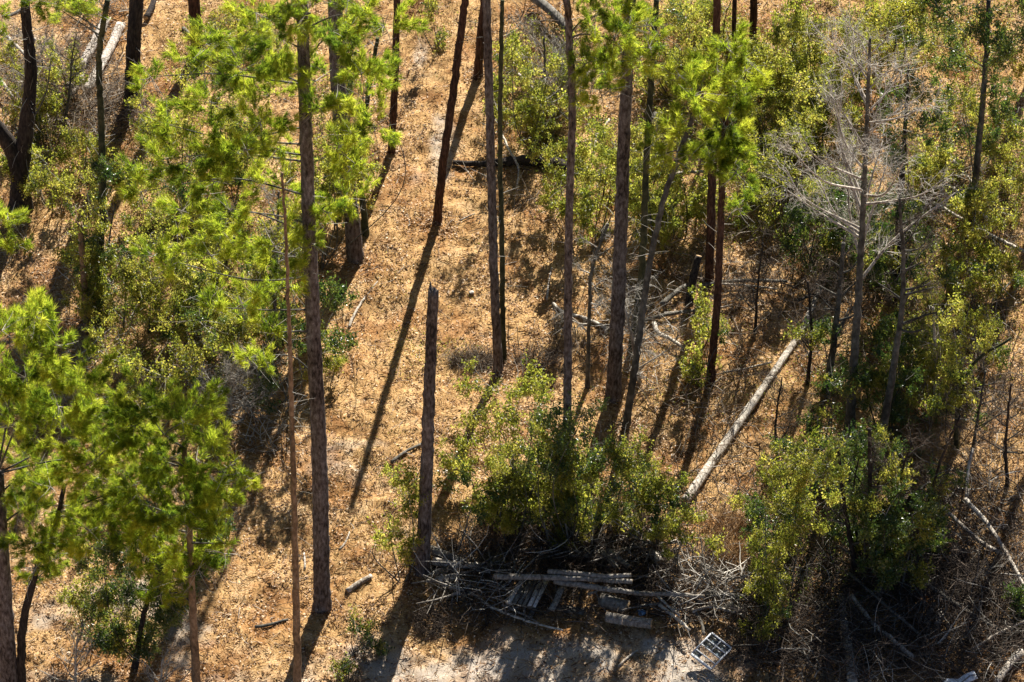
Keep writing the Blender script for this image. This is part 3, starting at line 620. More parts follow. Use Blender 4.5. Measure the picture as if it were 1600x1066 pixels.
leafy('dark green shrub tucked behind the tall foreground trunk', (440, 640), [(420, 450, 36, 40), (440, 520, 34, 44), (400, 400, 40, 34), (415, 590, 28, 36), (520, 470, 22, 30), (520, 540, 22, 26)], 'leaf_dark', 1.0, 5)
leafy('small bright holly-like bush by the edge of the clearing', (505, 600), [(515, 535, 24, 22), (500, 570, 22, 18)], 'leaf_yellow', 1.0, 4)
leafy('dense dark olive bush with drooping sides at the bottom left', (210, 1040), [(200, 830, 54, 34), (170, 880, 44, 34), (240, 860, 40, 36), (200, 930, 46, 40), (180, 985, 34, 30), (240, 920, 36, 34), (330, 870, 26, 34), (120, 860, 24, 22), (150, 940, 36, 30), (270, 960, 30, 30), (290, 900, 34, 34), (160, 1000, 30, 24), (350, 820, 26, 30), (215, 990, 34, 26)], 'leaf_dark', 1.5, 6,
      trunk=([(225, 960), (250, 880)], 9, 6), tmat='bark_dark')
leafy('sprig of yellow leaves beside the dark bottom left bush', (140, 985), [(118, 930, 26, 18), (140, 900, 24, 16)], 'leaf_yellow', 1.0, 4)
leafy('yellow-green leaves around the orange snag at the left', (140, 500), [(130, 410, 28, 36), (150, 450, 26, 34), (140, 480, 20, 20)], 'leaf_yellow', .8, 4)
leafy('dark ivy column wrapping the mossy tree left of the thicket', (150, 512), [(152, 470, 14, 34), (155, 400, 13, 40), (158, 330, 12, 40), (160, 270, 13, 32)], 'leaf_dark', 3.0, 2, name='climbing_vine', cat='vine')
leafy('low olive scrub behind the forked black trunk', (90, 330), [(70, 260, 40, 30), (100, 300, 34, 24), (130, 250, 26, 30)], 'leaf_olive', .5, 4)
leafy('yellow sprigs at the left edge in front of the dead branches', (25, 210), [(20, 160, 28, 18), (60, 175, 26, 16), (20, 80, 16, 22), (90, 160, 16, 14)], 'leaf_yellow', .8, 4)
leafy('thin olive scrub at the top between the red trunk and tall pine', (360, 70), [(370, 30, 40, 30), (340, 45, 30, 22)], 'leaf_olive', .6, 4)
leafy('slender upright yellow-green sapling left of the broken snag', (623, 905), [(625, 750, 22, 22), (632, 790, 24, 26), (615, 830, 24, 26), (628, 870, 20, 22), (645, 760, 14, 20)], 'leaf_yellow', .9, 5, name='sapling', cat='sapling')
leafy('yellow-green shrub at the foot of the paired trunks', (790, 760), [(760, 600, 38, 22), (810, 610, 36, 26), (740, 650, 30, 26), (790, 660, 40, 30), (830, 590, 26, 26), (720, 700, 24, 20)], 'leaf_yellow', .75, 6)
leafy('wide blue-green thicket in front of the straight forked pine', (890, 860), [(850, 660, 44, 34), (910, 650, 44, 36), (870, 720, 50, 38), (930, 710, 46, 38), (980, 720, 36, 36), (860, 780, 40, 30), (940, 780, 46, 34), (820, 730, 36, 34)], 'leaf_dark', .85, 10, size=.058)
leafy('lighter green sapling at the right end of the blue-green thicket', (990, 840), [(985, 700, 30, 26), (1000, 750, 28, 30), (960, 810, 30, 28)], 'leaf_olive', .9, 5, name='sapling', cat='sapling')
leafy('bright round green bush behind the log pile', (1062, 900), [(1050, 815, 32, 24), (1075, 840, 30, 22)], 'leaf_yellow', 1.1, 5)
leafy('small dark green shrub in the shade below the broken snag', (570, 1020), [(560, 985, 26, 20), (575, 1005, 24, 16)], 'leaf_dark', .9, 4)
leafy('sparse low green shrub by the bottom edge left of the sand', (540, 1060), [(535, 1045, 20, 12)], 'leaf_olive', .8, 3)
leafy('tiny yellow leafed sprig on the ground beside the middle right pines', (1095, 560), [(1100, 480, 24, 30), (1090, 520, 18, 18)], 'leaf_yellow', .8, 4)
leafy('vine leaves clinging to the lower young pine trunk', (1120, 600), [(1125, 520, 14, 30), (1095, 610, 22, 24), (1080, 660, 20, 24)], 'leaf_olive', .9, 3, name='climbing_vine', cat='vine')
leafy('dense yellow-green thicket between the forked pine and stout pine', (930, 400), [(930, 210, 30, 34), (940, 270, 34, 34), (920, 320, 26, 26), (1000, 230, 34, 36), (1000, 300, 34, 34), (1040, 330, 26, 26)], 'leaf_yellow', 1.0, 6)
leafy('sparse yellow scrub around the dead branches at the top', (830, 240), [(820, 120, 34, 34), (860, 160, 34, 30), (840, 200, 30, 24), (870, 90, 26, 30), (800, 60, 26, 30)], 'leaf_yellow', .45, 5, twigd=1.6)
leafy('yellow leaf shrub at the top behind the stout middle-right pine', (1050, 160), [(1040, 40, 40, 34), (1080, 90, 40, 34), (1020, 130, 34, 36), (1050, 15, 40, 20)], 'leaf_olive', .9, 6)
leafy('rounded yellow thicket right of the young pine', (1230, 380), [(1210, 240, 44, 36), (1250, 210, 40, 36), (1200, 300, 40, 34), (1270, 290, 36, 36), (1260, 140, 36, 30)], 'leaf_yellow', .8, 6)
leafy('bright yellow-green small tree at the top edge, middle of the right side', (1290, 190), [(1280, 70, 40, 34), (1330, 40, 44, 34), (1250, 30, 36, 30), (1300, 110, 40, 26), (1220, 60, 30, 30)], 'leaf_yellow', 1.0, 6, name='broadleaf_tree', cat='tree')
leafy('big dark glossy evergreen filling the top right corner', (1520, 330), [(1470, 20, 50, 36), (1540, 30, 50, 40), (1490, 90, 46, 40), (1560, 90, 44, 44), (1510, 150, 44, 36), (1570, 160, 40, 40), (1440, 60, 34, 34), (1480, 200, 34, 26), (1600, 60, 36, 60), (1400, 20, 36, 26)], 'leaf_dark', 1.15, 8,
      name='evergreen_tree', cat='tree', trunk=([(1530, 220), (1540, 100), (1545, 0)], 12, 7), size=.07)
leafy('dark leafy column tree behind the pale fan of bare branches', (1405, 440), [(1400, 150, 32, 36), (1420, 210, 30, 34), (1395, 260, 30, 32), (1430, 130, 26, 30)], 'leaf_dark', .9, 5, name='broadleaf_tree', cat='tree', trunk=([(1405, 350), (1412, 240), (1420, 100)], 15, 3), tmat='bark_dark')
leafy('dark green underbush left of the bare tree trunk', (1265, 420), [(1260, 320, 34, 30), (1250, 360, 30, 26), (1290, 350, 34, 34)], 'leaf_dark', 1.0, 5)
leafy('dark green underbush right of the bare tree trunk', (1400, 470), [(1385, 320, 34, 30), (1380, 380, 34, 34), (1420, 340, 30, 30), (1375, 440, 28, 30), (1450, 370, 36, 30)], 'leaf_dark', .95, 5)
leafy('yellow-lit bush beside the crossed fallen branches', (1470, 300), [(1465, 240, 22, 24), (1455, 270, 24, 20)], 'leaf_yellow', 1.0, 4)
leafy('low olive bush with dry stems at the right edge', (1560, 420), [(1560, 330, 34, 24), (1520, 360, 28, 22), (1590, 280, 24, 30)], 'leaf_olive', .7, 5)
leafy('olive and yellow sapling right of the dark leafless tree', (1460, 640), [(1450, 450, 30, 30), (1480, 490, 36, 30), (1500, 540, 34, 30), (1465, 540, 30, 34), (1450, 590, 24, 26)], 'leaf_yellow', .7, 6, name='sapling', cat='sapling', trunk=([(1462, 560), (1458, 480)], 6, 4), tmat='dead')
leafy('small leafy tree near the right edge with a dark stem', (1495, 700), [(1500, 590, 34, 26), (1480, 620, 30, 22), (1520, 620, 24, 24), (1540, 530, 30, 24)], 'leaf_olive', .8, 5, name='small_tree', cat='tree', trunk=([(1496, 640), (1520, 570), (1580, 528)], 7, 4), tmat='bark_moss')
leafy('shaded green sapling right of the big pale log', (1280, 720), [(1300, 600, 22, 34), (1280, 650, 24, 30), (1270, 690, 22, 20)], 'leaf_dark', .95, 4, name='sapling', cat='sapling')
leafy('large bright yellow-green shrub above the dark brush', (1220, 960), [(1250, 720, 50, 28), (1200, 740, 34, 28), (1290, 740, 34, 26), (1220, 790, 44, 32), (1190, 840, 34, 34), (1260, 800, 40, 28), (1210, 880, 34, 34), (1195, 930, 28, 26)], 'leaf_yellow', 1.1, 8)
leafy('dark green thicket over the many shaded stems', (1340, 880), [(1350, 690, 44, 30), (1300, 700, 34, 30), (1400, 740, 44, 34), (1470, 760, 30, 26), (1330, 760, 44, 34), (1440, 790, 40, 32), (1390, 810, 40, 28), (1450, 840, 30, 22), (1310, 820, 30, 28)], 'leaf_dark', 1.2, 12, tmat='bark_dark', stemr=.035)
leafy('small shaded bush at the foot of the yellow-green shrub', (1215, 1000), [(1200, 980, 26, 18), (1225, 950, 22, 16)], 'leaf_olive', 1.0, 3)
leafy('glossy sprig at the right edge over the dark ground', (1595, 960), [(1592, 930, 14, 16), (1598, 955, 12, 12)], 'leaf_dark', 1.0, 3)
leafy('dark evergreen shrub peeking behind the grey-brown hidden trunk', (555, 220), [(545, 80, 20, 36), (550, 130, 18, 34)], 'leaf_dark', 1.0, 4)
leafy('tiny green seedling clump at the top of the track', (680, 80), [(678, 12, 14, 14), (690, 60, 24, 10)], 'leaf_olive', .5, 3)

brush('pale bare branches sprawling over the wood pile', 'brush', 'brush_pile', [(740, 920, 80, 36, 90), (950, 868, 130, 18, 70), (1110, 935, 80, 40, 150)], 'twig_pale', .5, 1.6, r=(.007, .014), hmax=.6)
# heavier dead limbs mixed through the wood pile
mb = MB()
for (cx, cy, rx, ry, n) in ((740, 905, 70, 36, 22), (1090, 935, 80, 36, 26), (930, 868, 130, 16, 26), (880, 945, 130, 12, 10)):
    a = rng.uniform(0, 6.28, n); q = np.sqrt(rng.random(n)); x, y = Garr(cx+rx*q*np.cos(a), cy+ry*q*np.sin(a)); d = unit(n); d[:, 2] = np.abs(d[:, 2])*.15; d[:, 1] *= .7
    twigs(mb, np.stack([x, y, hgt(x, y)+.1+.3*rng.random(n)], 1), d, rng.uniform(.5, 1.7, n), rng.uniform(.018, .045, n), 5, .12, 6)
tag(mb.build('brush_pile', M['pole'], kind='stuff'), 'heavier grey limbs jumbled together in the wood pile', 'brush')
# --- thin leafy saplings crowding both sides
def sapling(label, group, px_, py_, h, mat):
    base = G(px_, py_); root = thing('sapling', label, 'sapling', base, group)
    tip = base+np.array([rng.normal(0, .15*h), rng.normal(0, .1*h), h]); line = limb(root, base, base, tip, .012+.006*h, M['bark_grey'], .03, 'stem'); tw = MB()
    n = int(3+2.8*h); k = rng.integers(len(line)//5, len(line), n); v = unit(n); v[:, 2] = np.abs(v[:, 2])*.6+.1; ln = rng.uniform(.25, .75, n)
    twigs(tw, line[k], v, ln*1.3, .008, 4, .15); cr = tw.build('crown', M['twig_grey'], root, base, kind='stuff'); v /= np.linalg.norm(v, axis=1, keepdims=True)
    for q, d, l in zip(line[k], v, ln): add_bough(cr, base, q+d*l, rng.uniform(.2, .36), rng.uniform(.22, .45), 'leaf', MIX[mat][int(rng.integers(0, 6))], 1.0)
MARKS = [('the pale leafless tree', 1330, 640), ('the dark leafless tree', 1378, 690), ('the big pale diagonal log', 1160, 670), ('the young pine with soft needles', 1110, 590), ('the stout middle pine', 958, 615),
         ('the forked pine', 886, 780), ('the dark shadow log', 830, 256), ('the paired trunks', 780, 580), ('the thick foreground pine', 503, 940), ('the slim tan dead pine', 462, 900), ('the orange snag', 137, 510),
         ('the black forked trunk', 32, 318), ('the split bleached log', 140, 120), ('the hidden grey-brown trunk', 530, 400), ('the leaning mossy stem', 310, 505), ('the window sash', 1110, 1015), ('the long poles', 920, 900),
         ('the charred stump', 1080, 475), ('the zigzag branch', 1515, 285), ('the crossed fallen branches', 1530, 350), ('the glossy corner evergreen', 1530, 200), ('the bright top-edge tree', 1290, 180), ('the arched grey branch', 1550, 830),
         ('the birch-like short logs', 1460, 960), ('the short top-edge trunk', 1176, 84), ('the dark mossy column', 153, 500), ('the grey entering log', 862, 20), ('the broken snag', 660, 890), ('the white scrap', 1495, 1055), ('the upright dark stick', 1557, 440)]
_used = set()
def sap_label(mat, x, y, h):
    col = {'leaf_yellow': 'yellow-green', 'leaf_olive': 'olive', 'leaf_dark': 'dark green'}[mat]; sz = 'low' if h < 1.5 else 'tall' if h > 2.4 else 'middling'
    for nm, mx_, my_ in sorted(MARKS, key=lambda m: math.hypot(m[1]-x, (m[2]-y)*1.4)):
        dx, dy = x-mx_, y-my_; d = math.hypot(dx/PXM, dy/PXM/ST)
        pos = ('just ' if d < 1.2 else 'well ' if d > 3 else '')+(('left of' if dx < 0 else 'right of') if abs(dx) > abs(dy) else ('behind' if dy < 0 else 'in front of'))
        t = f'{sz} thin {col} sapling {pos} {nm}'
        if t not in _used: _used.add(t); return t
    return t
for (label, group, regs, mat) in (
    ('thin yellow-green sapling in the crowd at the upper right', 'saplings crowding the upper right slope', [(1220, 230, 110, 110, 12, 2.2), (1320, 160, 120, 90, 9, 2.6), (1160, 130, 60, 70, 5, 2)], 'leaf_yellow'),
    ('thin olive sapling among the fallen branches near the right edge', 'saplings among the right edge branches', [(1500, 330, 100, 110, 7, 1.7), (1560, 520, 50, 110, 4, 1.6), (1450, 560, 60, 110, 4, 2)], 'leaf_olive'),
    ('thin dark-leafed sapling around the bare trees right of the pale log', 'saplings around the right bare trees', [(1330, 420, 110, 70, 6, 2), (1380, 620, 90, 80, 6, 2), (1300, 780, 60, 60, 3, 2)], 'leaf_dark'),
    ('thin leafy sapling between the stout middle pine and the forked pine', 'saplings between the middle pines', [(950, 350, 110, 70, 8, 2), (1040, 330, 60, 60, 5, 2.2)], 'leaf_yellow'),
    ('thin sapling in the scrub right of the dark shadow log and above', 'saplings in the scrub at the top middle', [(850, 170, 60, 80, 6, 1.6), (1050, 110, 80, 70, 7, 2)], 'leaf_yellow'),
    ('thin olive sapling inside the left thicket', 'saplings inside the left thicket', [(250, 480, 120, 110, 11, 2.6), (400, 560, 50, 90, 6, 2.4), (330, 300, 80, 60, 6, 2.2), (510, 300, 50, 90, 5, 2)], 'leaf_olive'),
    ('thin yellow sapling beside the black forked trunk at the left', 'saplings beside the forked trunk', [(80, 300, 60, 60, 4, 1.4), (90, 180, 60, 50, 3, 1.4)], 'leaf_yellow'),
    ('thin green sapling at the edge of the blue-green thicket', 'saplings round the blue-green thicket', [(900, 850, 130, 30, 7, 2.8), (790, 800, 60, 50, 4, 2.2), (1010, 860, 40, 30, 3, 2.2)], 'leaf_olive'),
    ('thin green sapling rising through the dark brush', 'saplings in the dark brush', [(1350, 920, 110, 50, 5, 2.6), (1210, 900, 40, 60, 3, 2)], 'leaf_dark')):
    for (cx, cy, rx, ry, n, h) in regs:
        for i in range(n):
            a = rng.uniform(0, 6.28); q = math.sqrt(rng.random()); hh = h*rng.uniform(.6, 1.25); X_, Y2 = cx+rx*q*math.cos(a), cy+ry*q*math.sin(a)
            sapling(sap_label(mat, X_, Y2, hh), group, X_, Y2, hh, mat)

# --- fallen logs and branches
log('long pale debarked log lying diagonally right of centre', [(1070, 784), (1124, 706), (1200, 595), (1250, 520), (1282, 450)], 15, 9, 'dead', rough=.07)
log('dark curved branch lying across the shaded top of the diagonal pale log', [(1246, 470), (1275, 462), (1305, 482)], 6, 4, 'bark_dark', ends=False, sides=7, cat='branch', name='fallen_branch', lift=.2)
log('bleached split log at the top left, upper half', [(108, 138), (128, 100), (150, 62), (165, 30)], 14, 16, 'white_wood', ends=False, rough=.16, jag=.2)
log('bleached split log at the top left, right-hand half', [(135, 142), (152, 112), (172, 75), (188, 40)], 15, 15, 'white_wood', ends=False, rough=.14, jag=.15)
log('bleached slat of wood at the foot of the split logs', [(112, 150), (122, 132), (132, 112)], 7, 6, 'white_wood', ends=False, rough=.1)
log('grey fallen trunk entering at the top right of the paired pines', [(832, -6), (862, 18), (890, 48)], 17, 15, 'grey_wood', lift=.3)
log('grey fallen trunk segment half buried in the yellow thicket', [(1022, 180), (1040, 196), (1058, 212)], 14, 12, 'grey_wood', lift=.5)
log('dark log mostly standing in for a shadow across the upper clearing', [(708, 254), (760, 256), (830, 250), (895, 264)], 7, 24, 'bark_dark', rough=.25)  # dark log shape stands mostly for a shadow on the ground
log('pale short log on the litter right of the foreground pine', [(542, 924), (560, 912), (580, 900)], 8, 7, 'dead', rough=.1)
log('small white stick left of the foreground pine base', [(476, 890), (476, 876), (475, 864)], 4, 3, 'white_wood', ends=False, sides=6, cat='stick', name='stick')
log('forked dry stick at the end of the long thin shadow', [(530, 860), (540, 848), (546, 831)], 4, 2, 'dead', ends=False, sides=6, cat='stick', name='stick')
log('pale curved stick crossing left of the forked pine', [(864, 474), (880, 488), (915, 498), (950, 514)], 5, 7, 'dead', ends=False, sides=7, cat='branch', name='fallen_branch')
log('short white stick standing out on the litter left of the forked pine', [(855, 468), (857, 445), (862, 418)], 4, 3, 'white_wood', ends=False, sides=6, cat='stick', name='stick')
log('dark arched branch beside the charred stump', [(1034, 476), (1050, 462), (1072, 446)], 9, 8, 'grey_wood', ends=False, sides=7, cat='branch', name='fallen_branch', lift=.15)
log('fallen branch running right from the stout middle pine', [(1008, 500), (1040, 492), (1092, 484)], 7, 5, 'grey_wood', ends=False, sides=7, cat='branch', name='fallen_branch', lift=.1)
log('weathered branch reaching right from the red-brown trunk foot', [(1098, 446), (1140, 440), (1180, 438), (1230, 440)], 7, 5, 'grey_wood', ends=False, sides=7, cat='branch', name='fallen_branch', lift=.15)
log('second weathered branch just below the one at the trunk foot', [(1128, 444), (1165, 446), (1215, 452)], 4, 3, 'dead', ends=False, sides=6, cat='branch', name='fallen_branch', lift=.2)
log('pale twisted root piece between the middle trunks', [(1022, 504), (1028, 520), (1048, 530), (1070, 545)], 8, 5, 'dead', ends=False, sides=7, cat='branch', name='fallen_branch', lift=.1, rough=.15)
log('long thin twig pointing at the big pale log', [(1130, 582), (1165, 576), (1205, 566)], 4, 3, 'dead', ends=False, sides=6, cat='branch', name='fallen_branch', lift=.1)
log('charred leaning stump beside the arched branch', [(1076, 478), (1082, 440), (1092, 400)], 14, 11, 'bark_dark', cat='stump', name='stump', lift=[0, .6, 1.2])
log('upper of the crossed fallen branches at the right', [(1482, 288), (1515, 318), (1548, 346)], 5, 6, 'dead', ends=False, sides=7, cat='branch', name='fallen_branch', lift=.3)
log('lower long fallen branch at the right running to the edge', [(1458, 316), (1500, 340), (1545, 366), (1605, 396)], 5, 6, 'dead', ends=False, sides=7, cat='branch', name='fallen_branch', lift=.3)
log('zigzag fallen branch above the crossed ones', [(1490, 250), (1515, 280), (1530, 305), (1540, 314)], 4, 4, 'dead', ends=False, sides=7, cat='branch', name='fallen_branch', lift=.3)
log('dark thin upright stick below the lower long branch', [(1557, 440), (1557, 405), (1551, 370)], 5, 4, 'bark_grey', ends=False, sides=6, cat='stick', name='stick', lift=[0, .5, 1.0])
log('crooked pale branch on the litter at the right edge of the shrubs', [(1550, 470), (1565, 455), (1590, 430)], 4, 3, 'dead', ends=False, sides=6, cat='branch', name='fallen_branch', lift=.1)
log('pale curved branch arcing under the top of the dark shadow log', [(784, 210), (796, 235), (810, 262), (808, 292)], 4, 3, 'dead', ends=False, sides=6, cat='branch', name='fallen_branch', lift=.3)
log('long pale branch slanting through the scrub left of the forked pine', [(810, 115), (840, 145), (870, 170), (890, 188)], 4, 3, 'dead', ends=False, sides=6, cat='branch', name='fallen_branch', lift=.4)
log('horizontal dry branch right of the young pine', [(1040, 275), (1070, 270), (1100, 268)], 6, 5, 'dead', ends=False, sides=6, cat='branch', name='fallen_branch', lift=.5)
log('small white curved branch under the leaning pine', [(975, 350), (1000, 332), (1030, 322), (1040, 308)], 3, 3, 'white_wood', ends=False, sides=6, cat='branch', name='fallen_branch', lift=.6)
log('white curved branch in the yellow thicket left of the stout pine', [(928, 240), (932, 215), (942, 200), (952, 186)], 4, 3, 'white_wood', ends=False, sides=6, cat='branch', name='fallen_branch', lift=.8)
log('grey branch over the dead wood at the left edge, upper', [(-4, 46), (24, 70), (48, 95)], 8, 4, 'dead', ends=False, sides=7, cat='branch', name='fallen_branch', lift=.4)
log('grey branch end at the left edge, lower', [(-4, 120), (10, 138), (20, 152)], 7, 5, 'dead', ends=False, sides=7, cat='branch', name='fallen_branch', lift=.3)
log('thin arcing branch from the grey one down to the yellow sprigs', [(46, 92), (60, 140), (78, 190)], 4, 3, 'dead', ends=False, sides=6, cat='branch', name='fallen_branch', lift=.4)
log('small dark log at the very top left', [(8, 28), (25, 20), (42, 11)], 7, 6, 'grey_wood')
log('dark stubby log beside the orange-lit trunk', [(286, 44), (296, 54), (302, 62)], 7, 7, 'grey_wood')
log('charred log end right of the dark top left pine', [(228, 28), (236, 12), (242, -4)], 10, 10, 'bark_dark', lift=.1)
log('curled grey branch lying in the left thicket shade', [(108, 648), (130, 640), (160, 622), (212, 622)], 6, 3, 'dead', ends=False, sides=7, cat='branch', name='fallen_branch', lift=.5)
log('dark branch half buried left of the foreground pine base', [(398, 980), (425, 975), (450, 968)], 5, 4, 'bark_grey', ends=False, sides=6, cat='branch', name='fallen_branch')
log('small broken log on the litter left of the snag middle', [(612, 722), (630, 708), (658, 694)], 6, 4, 'grey_wood', ends=False, sides=7, cat='stick', name='stick')
log('long branch lying in the clearing near the left bushes', [(545, 512), (560, 480), (590, 440)], 5, 3, 'dead', ends=False, sides=6, cat='stick', name='stick')
log('thin stick on the litter under the leaning dead trunk', [(718, 345), (727, 340), (742, 334)], 3, 2, 'dead', ends=False, sides=5, cat='stick', name='stick')

# --- the wood pile at the bottom centre
log('round end log sticking out left of the broken snag', [(640, 850), (655, 855), (680, 862), (715, 876)], 17, 12, 'grey_wood', lift=.1)
log('grey log of the pile, uppermost behind the snag foot', [(676, 862), (700, 868), (730, 880)], 11, 9, 'grey_wood', lift=.25)
log('pale log of the pile just right of the snag', [(676, 876), (705, 882), (752, 884)], 13, 9, 'dead', lift=.2)
log('short grey log angled up beside the snag foot', [(678, 898), (692, 892), (710, 886)], 10, 9, 'grey_wood', lift=.2)
log('stubby pinkish log at the left end of the pile', [(684, 908), (698, 905), (713, 902)], 15, 14, 'dead', lift=.15)
log('weathered pole of the pile, topmost', [(856, 893), (900, 896), (945, 900), (986, 899)], 8, 6, 'pole', lift=.75)
log('long grey pole running right from the grass clump', [(772, 901), (850, 902), (920, 905), (988, 909)], 9, 7, 'pole', lift=.68)
log('long crooked pole under the other poles', [(866, 908), (930, 918), (990, 926), (1050, 929), (1100, 932)], 9, 6, 'pole', lift=.55)
log('mossy log at the right end of the crooked pole', [(1096, 930), (1130, 931), (1156, 932)], 10, 11, 'grey_wood', lift=.15)
log('big cut log at the lower edge of the pile', [(947, 964), (975, 969), (1018, 975)], 15, 16, 'pole', lift=.15)
log('thick dark block of wood above the big cut log', [(940, 936), (960, 944), (980, 950)], 20, 22, 'grey_wood', lift=.1)
log('grey log behind the poles, left of two', [(940, 862), (952, 873), (964, 886)], 9, 9, 'grey_wood', lift=.3)
log('grey log behind the poles, right of two', [(950, 860), (965, 872), (983, 886)], 9, 8, 'grey_wood', lift=.35)
log('pale knot of wood right of the pile under the bright bush', [(1020, 866), (1026, 872), (1031, 880)], 14, 13, 'dead', lift=.2, rough=.15, name='wood_chunk', cat='wood chunk')
log('short cut log half hidden at the right of the pile', [(1138, 944), (1150, 952), (1164, 960)], 12, 12, 'dead', lift=.1)
log('curved branch over the dark brush left of the window sash', [(1082, 956), (1110, 948), (1150, 958), (1165, 965)], 5, 4, 'dead', ends=False, sides=7, cat='branch', name='fallen_branch', lift=.3)
log('upright forked branch behind the window sash', [(1100, 992), (1095, 970), (1082, 952)], 5, 4, 'grey_wood', ends=False, sides=7, cat='branch', name='fallen_branch', lift=.25)
log('pale branch slanting down to the window sash', [(1030, 945), (1050, 960), (1078, 985)], 6, 4, 'dead', ends=False, sides=7, cat='branch', name='fallen_branch', lift=.3)
log('thin pale branch beside the slanting one', [(1028, 932), (1048, 950), (1062, 962)], 4, 4, 'dead', ends=False, sides=7, cat='branch', name='fallen_branch', lift=.35)
log('grey forked branch below the slats of the old pallet', [(690, 915), (740, 930), (770, 950), (830, 972), (880, 985)], 5, 3, 'dead', ends=False, sides=7, cat='branch', name='fallen_branch', lift=.15)
log('bare bent stick on the sand below the pile', [(966, 1042), (978, 1030), (996, 1016)], 4, 3, 'dead', ends=False, sides=6, cat='stick', name='stick')
log('birch-like short log, left of the two side by side', [(1446, 978), (1452, 962), (1460, 944)], 11, 9, 'dead', lift=.05)
log('birch-like short log, right of the two side by side', [(1464, 978), (1467, 967), (1470, 955)], 10, 10, 'white_wood', lift=.05)
log('pale barked trunk lying upright in the dark brush at the bottom', [(1333, 1075), (1328, 1030), (1320, 980), (1313, 930)], 16, 10, 'dead', lift=.1)
log('long branch slanting through the dark brush, left', [(1326, 895), (1360, 925), (1400, 960), (1438, 992)], 5, 4, 'grey_wood', ends=False, sides=7, cat='branch', name='fallen_branch', lift=.4)
log('mottled white branch in the dark brush, below the long slanting one', [(1330, 930), (1365, 975), (1395, 1000), (1428, 1028)], 6, 7, 'dead', ends=False, sides=7, cat='branch', name='fallen_branch', lift=.3)
log('dark long branch above the birch-like logs', [(1430, 900), (1480, 935), (1520, 960), (1570, 990)], 8, 4, 'grey_wood', ends=False, sides=7, cat='branch', name='fallen_branch', lift=.3)
log('pale branch crossing to the right edge above the white scrap', [(1520, 1014), (1560, 990), (1604, 970)], 4, 4, 'dead', ends=False, sides=7, cat='branch', name='fallen_branch', lift=.35)
log('arched grey branch falling to the right edge', [(1508, 780), (1540, 815), (1570, 860), (1602, 918)], 8, 5, 'dead', ends=False, sides=7, cat='branch', name='fallen_branch', lift=.4)
log('white patched branch left of the arched grey one', [(1440, 768), (1480, 800), (1530, 845), (1575, 870)], 6, 7, 'dead', ends=False, sides=7, cat='branch', name='fallen_branch', lift=.3)
log('upright pale stem above the arched branch', [(1510, 780), (1512, 740), (1520, 700)], 7, 4, 'dead', ends=False, sides=7, cat='branch', name='fallen_branch', lift=[.2, .5, .9])
log('decayed pale log in the bottom right corner', [(1556, 1068), (1575, 1040), (1596, 1018)], 10, 12, 'dead', lift=.1, rough=.12)

# old pallet: weathered slats, each a part
o0 = G(820, 928, .25); root = thing('pallet_slats', 'row of weathered grey slats of a broken pallet below the long poles', 'pallet', o0)
for i in range(6):
    a = P(806+i*8+6, 905, o0[1]+.2); b_ = P(794+i*8, 942+i*.6, o0[1]-.1); a = G(808+i*8+6, 908, .40); b_ = G(795+i*8, 944+i*.8, .42)
    d = b_-a; s = np.array([1, 0, 0])*.05; n = np.array([0, 0, .018]); mb = MB()
    V = np.array([a-s-n, a+s-n, b_+s-n, b_-s-n, a-s+n, a+s+n, b_+s+n, b_-s+n])+rng.normal(0, .012, (8, 3))
    mb.add(V, None, [[0, 3, 2, 1], [4, 5, 6, 7], [0, 1, 5, 4], [1, 2, 6, 5], [2, 3, 7, 6], [3, 0, 4, 7]]); mb.build('slat', M['white_wood' if i in (0, 4, 5) else 'grey_wood'], root, o0)
def plank(label, p0, p1, wd, mat, lift=.2):
    a = G(*p0, lift); b_ = G(*p1, lift-.08); d = (b_-a)/np.linalg.norm(b_-a); s = np.cross(d, [0, 0, 1])*wd/2; n = np.array([0, 0, .02]); mb = MB()
    V = []
    for t in (0, .33, .66, 1):
        c = a+(b_-a)*t+rng.normal(0, .008, 3); V += [c-s-n, c+s-n, c+s+n, c-s+n]
    Q = [[0, 3, 2, 1], [12, 13, 14, 15]]+[[k*4+q, k*4+(q+1) % 4, k*4+4+(q+1) % 4, k*4+4+q] for k in range(3) for q in range(4)]
    mb.add(np.array(V), None, Q); tag(mb.build('plank', M[mat], None, a), label, 'plank')
plank('grey plank leaning down from the poles right of the pallet slats', (881, 914), (862, 954), .14, 'pole', .5)
plank('dark board lying under the right side of the pallet slats', (845, 925), (826, 968), .12, 'grey_wood', .18)
plank('flat faded board in the shade right of the leaning plank', (868, 948), (912, 956), .2, 'grey_wood', .1)

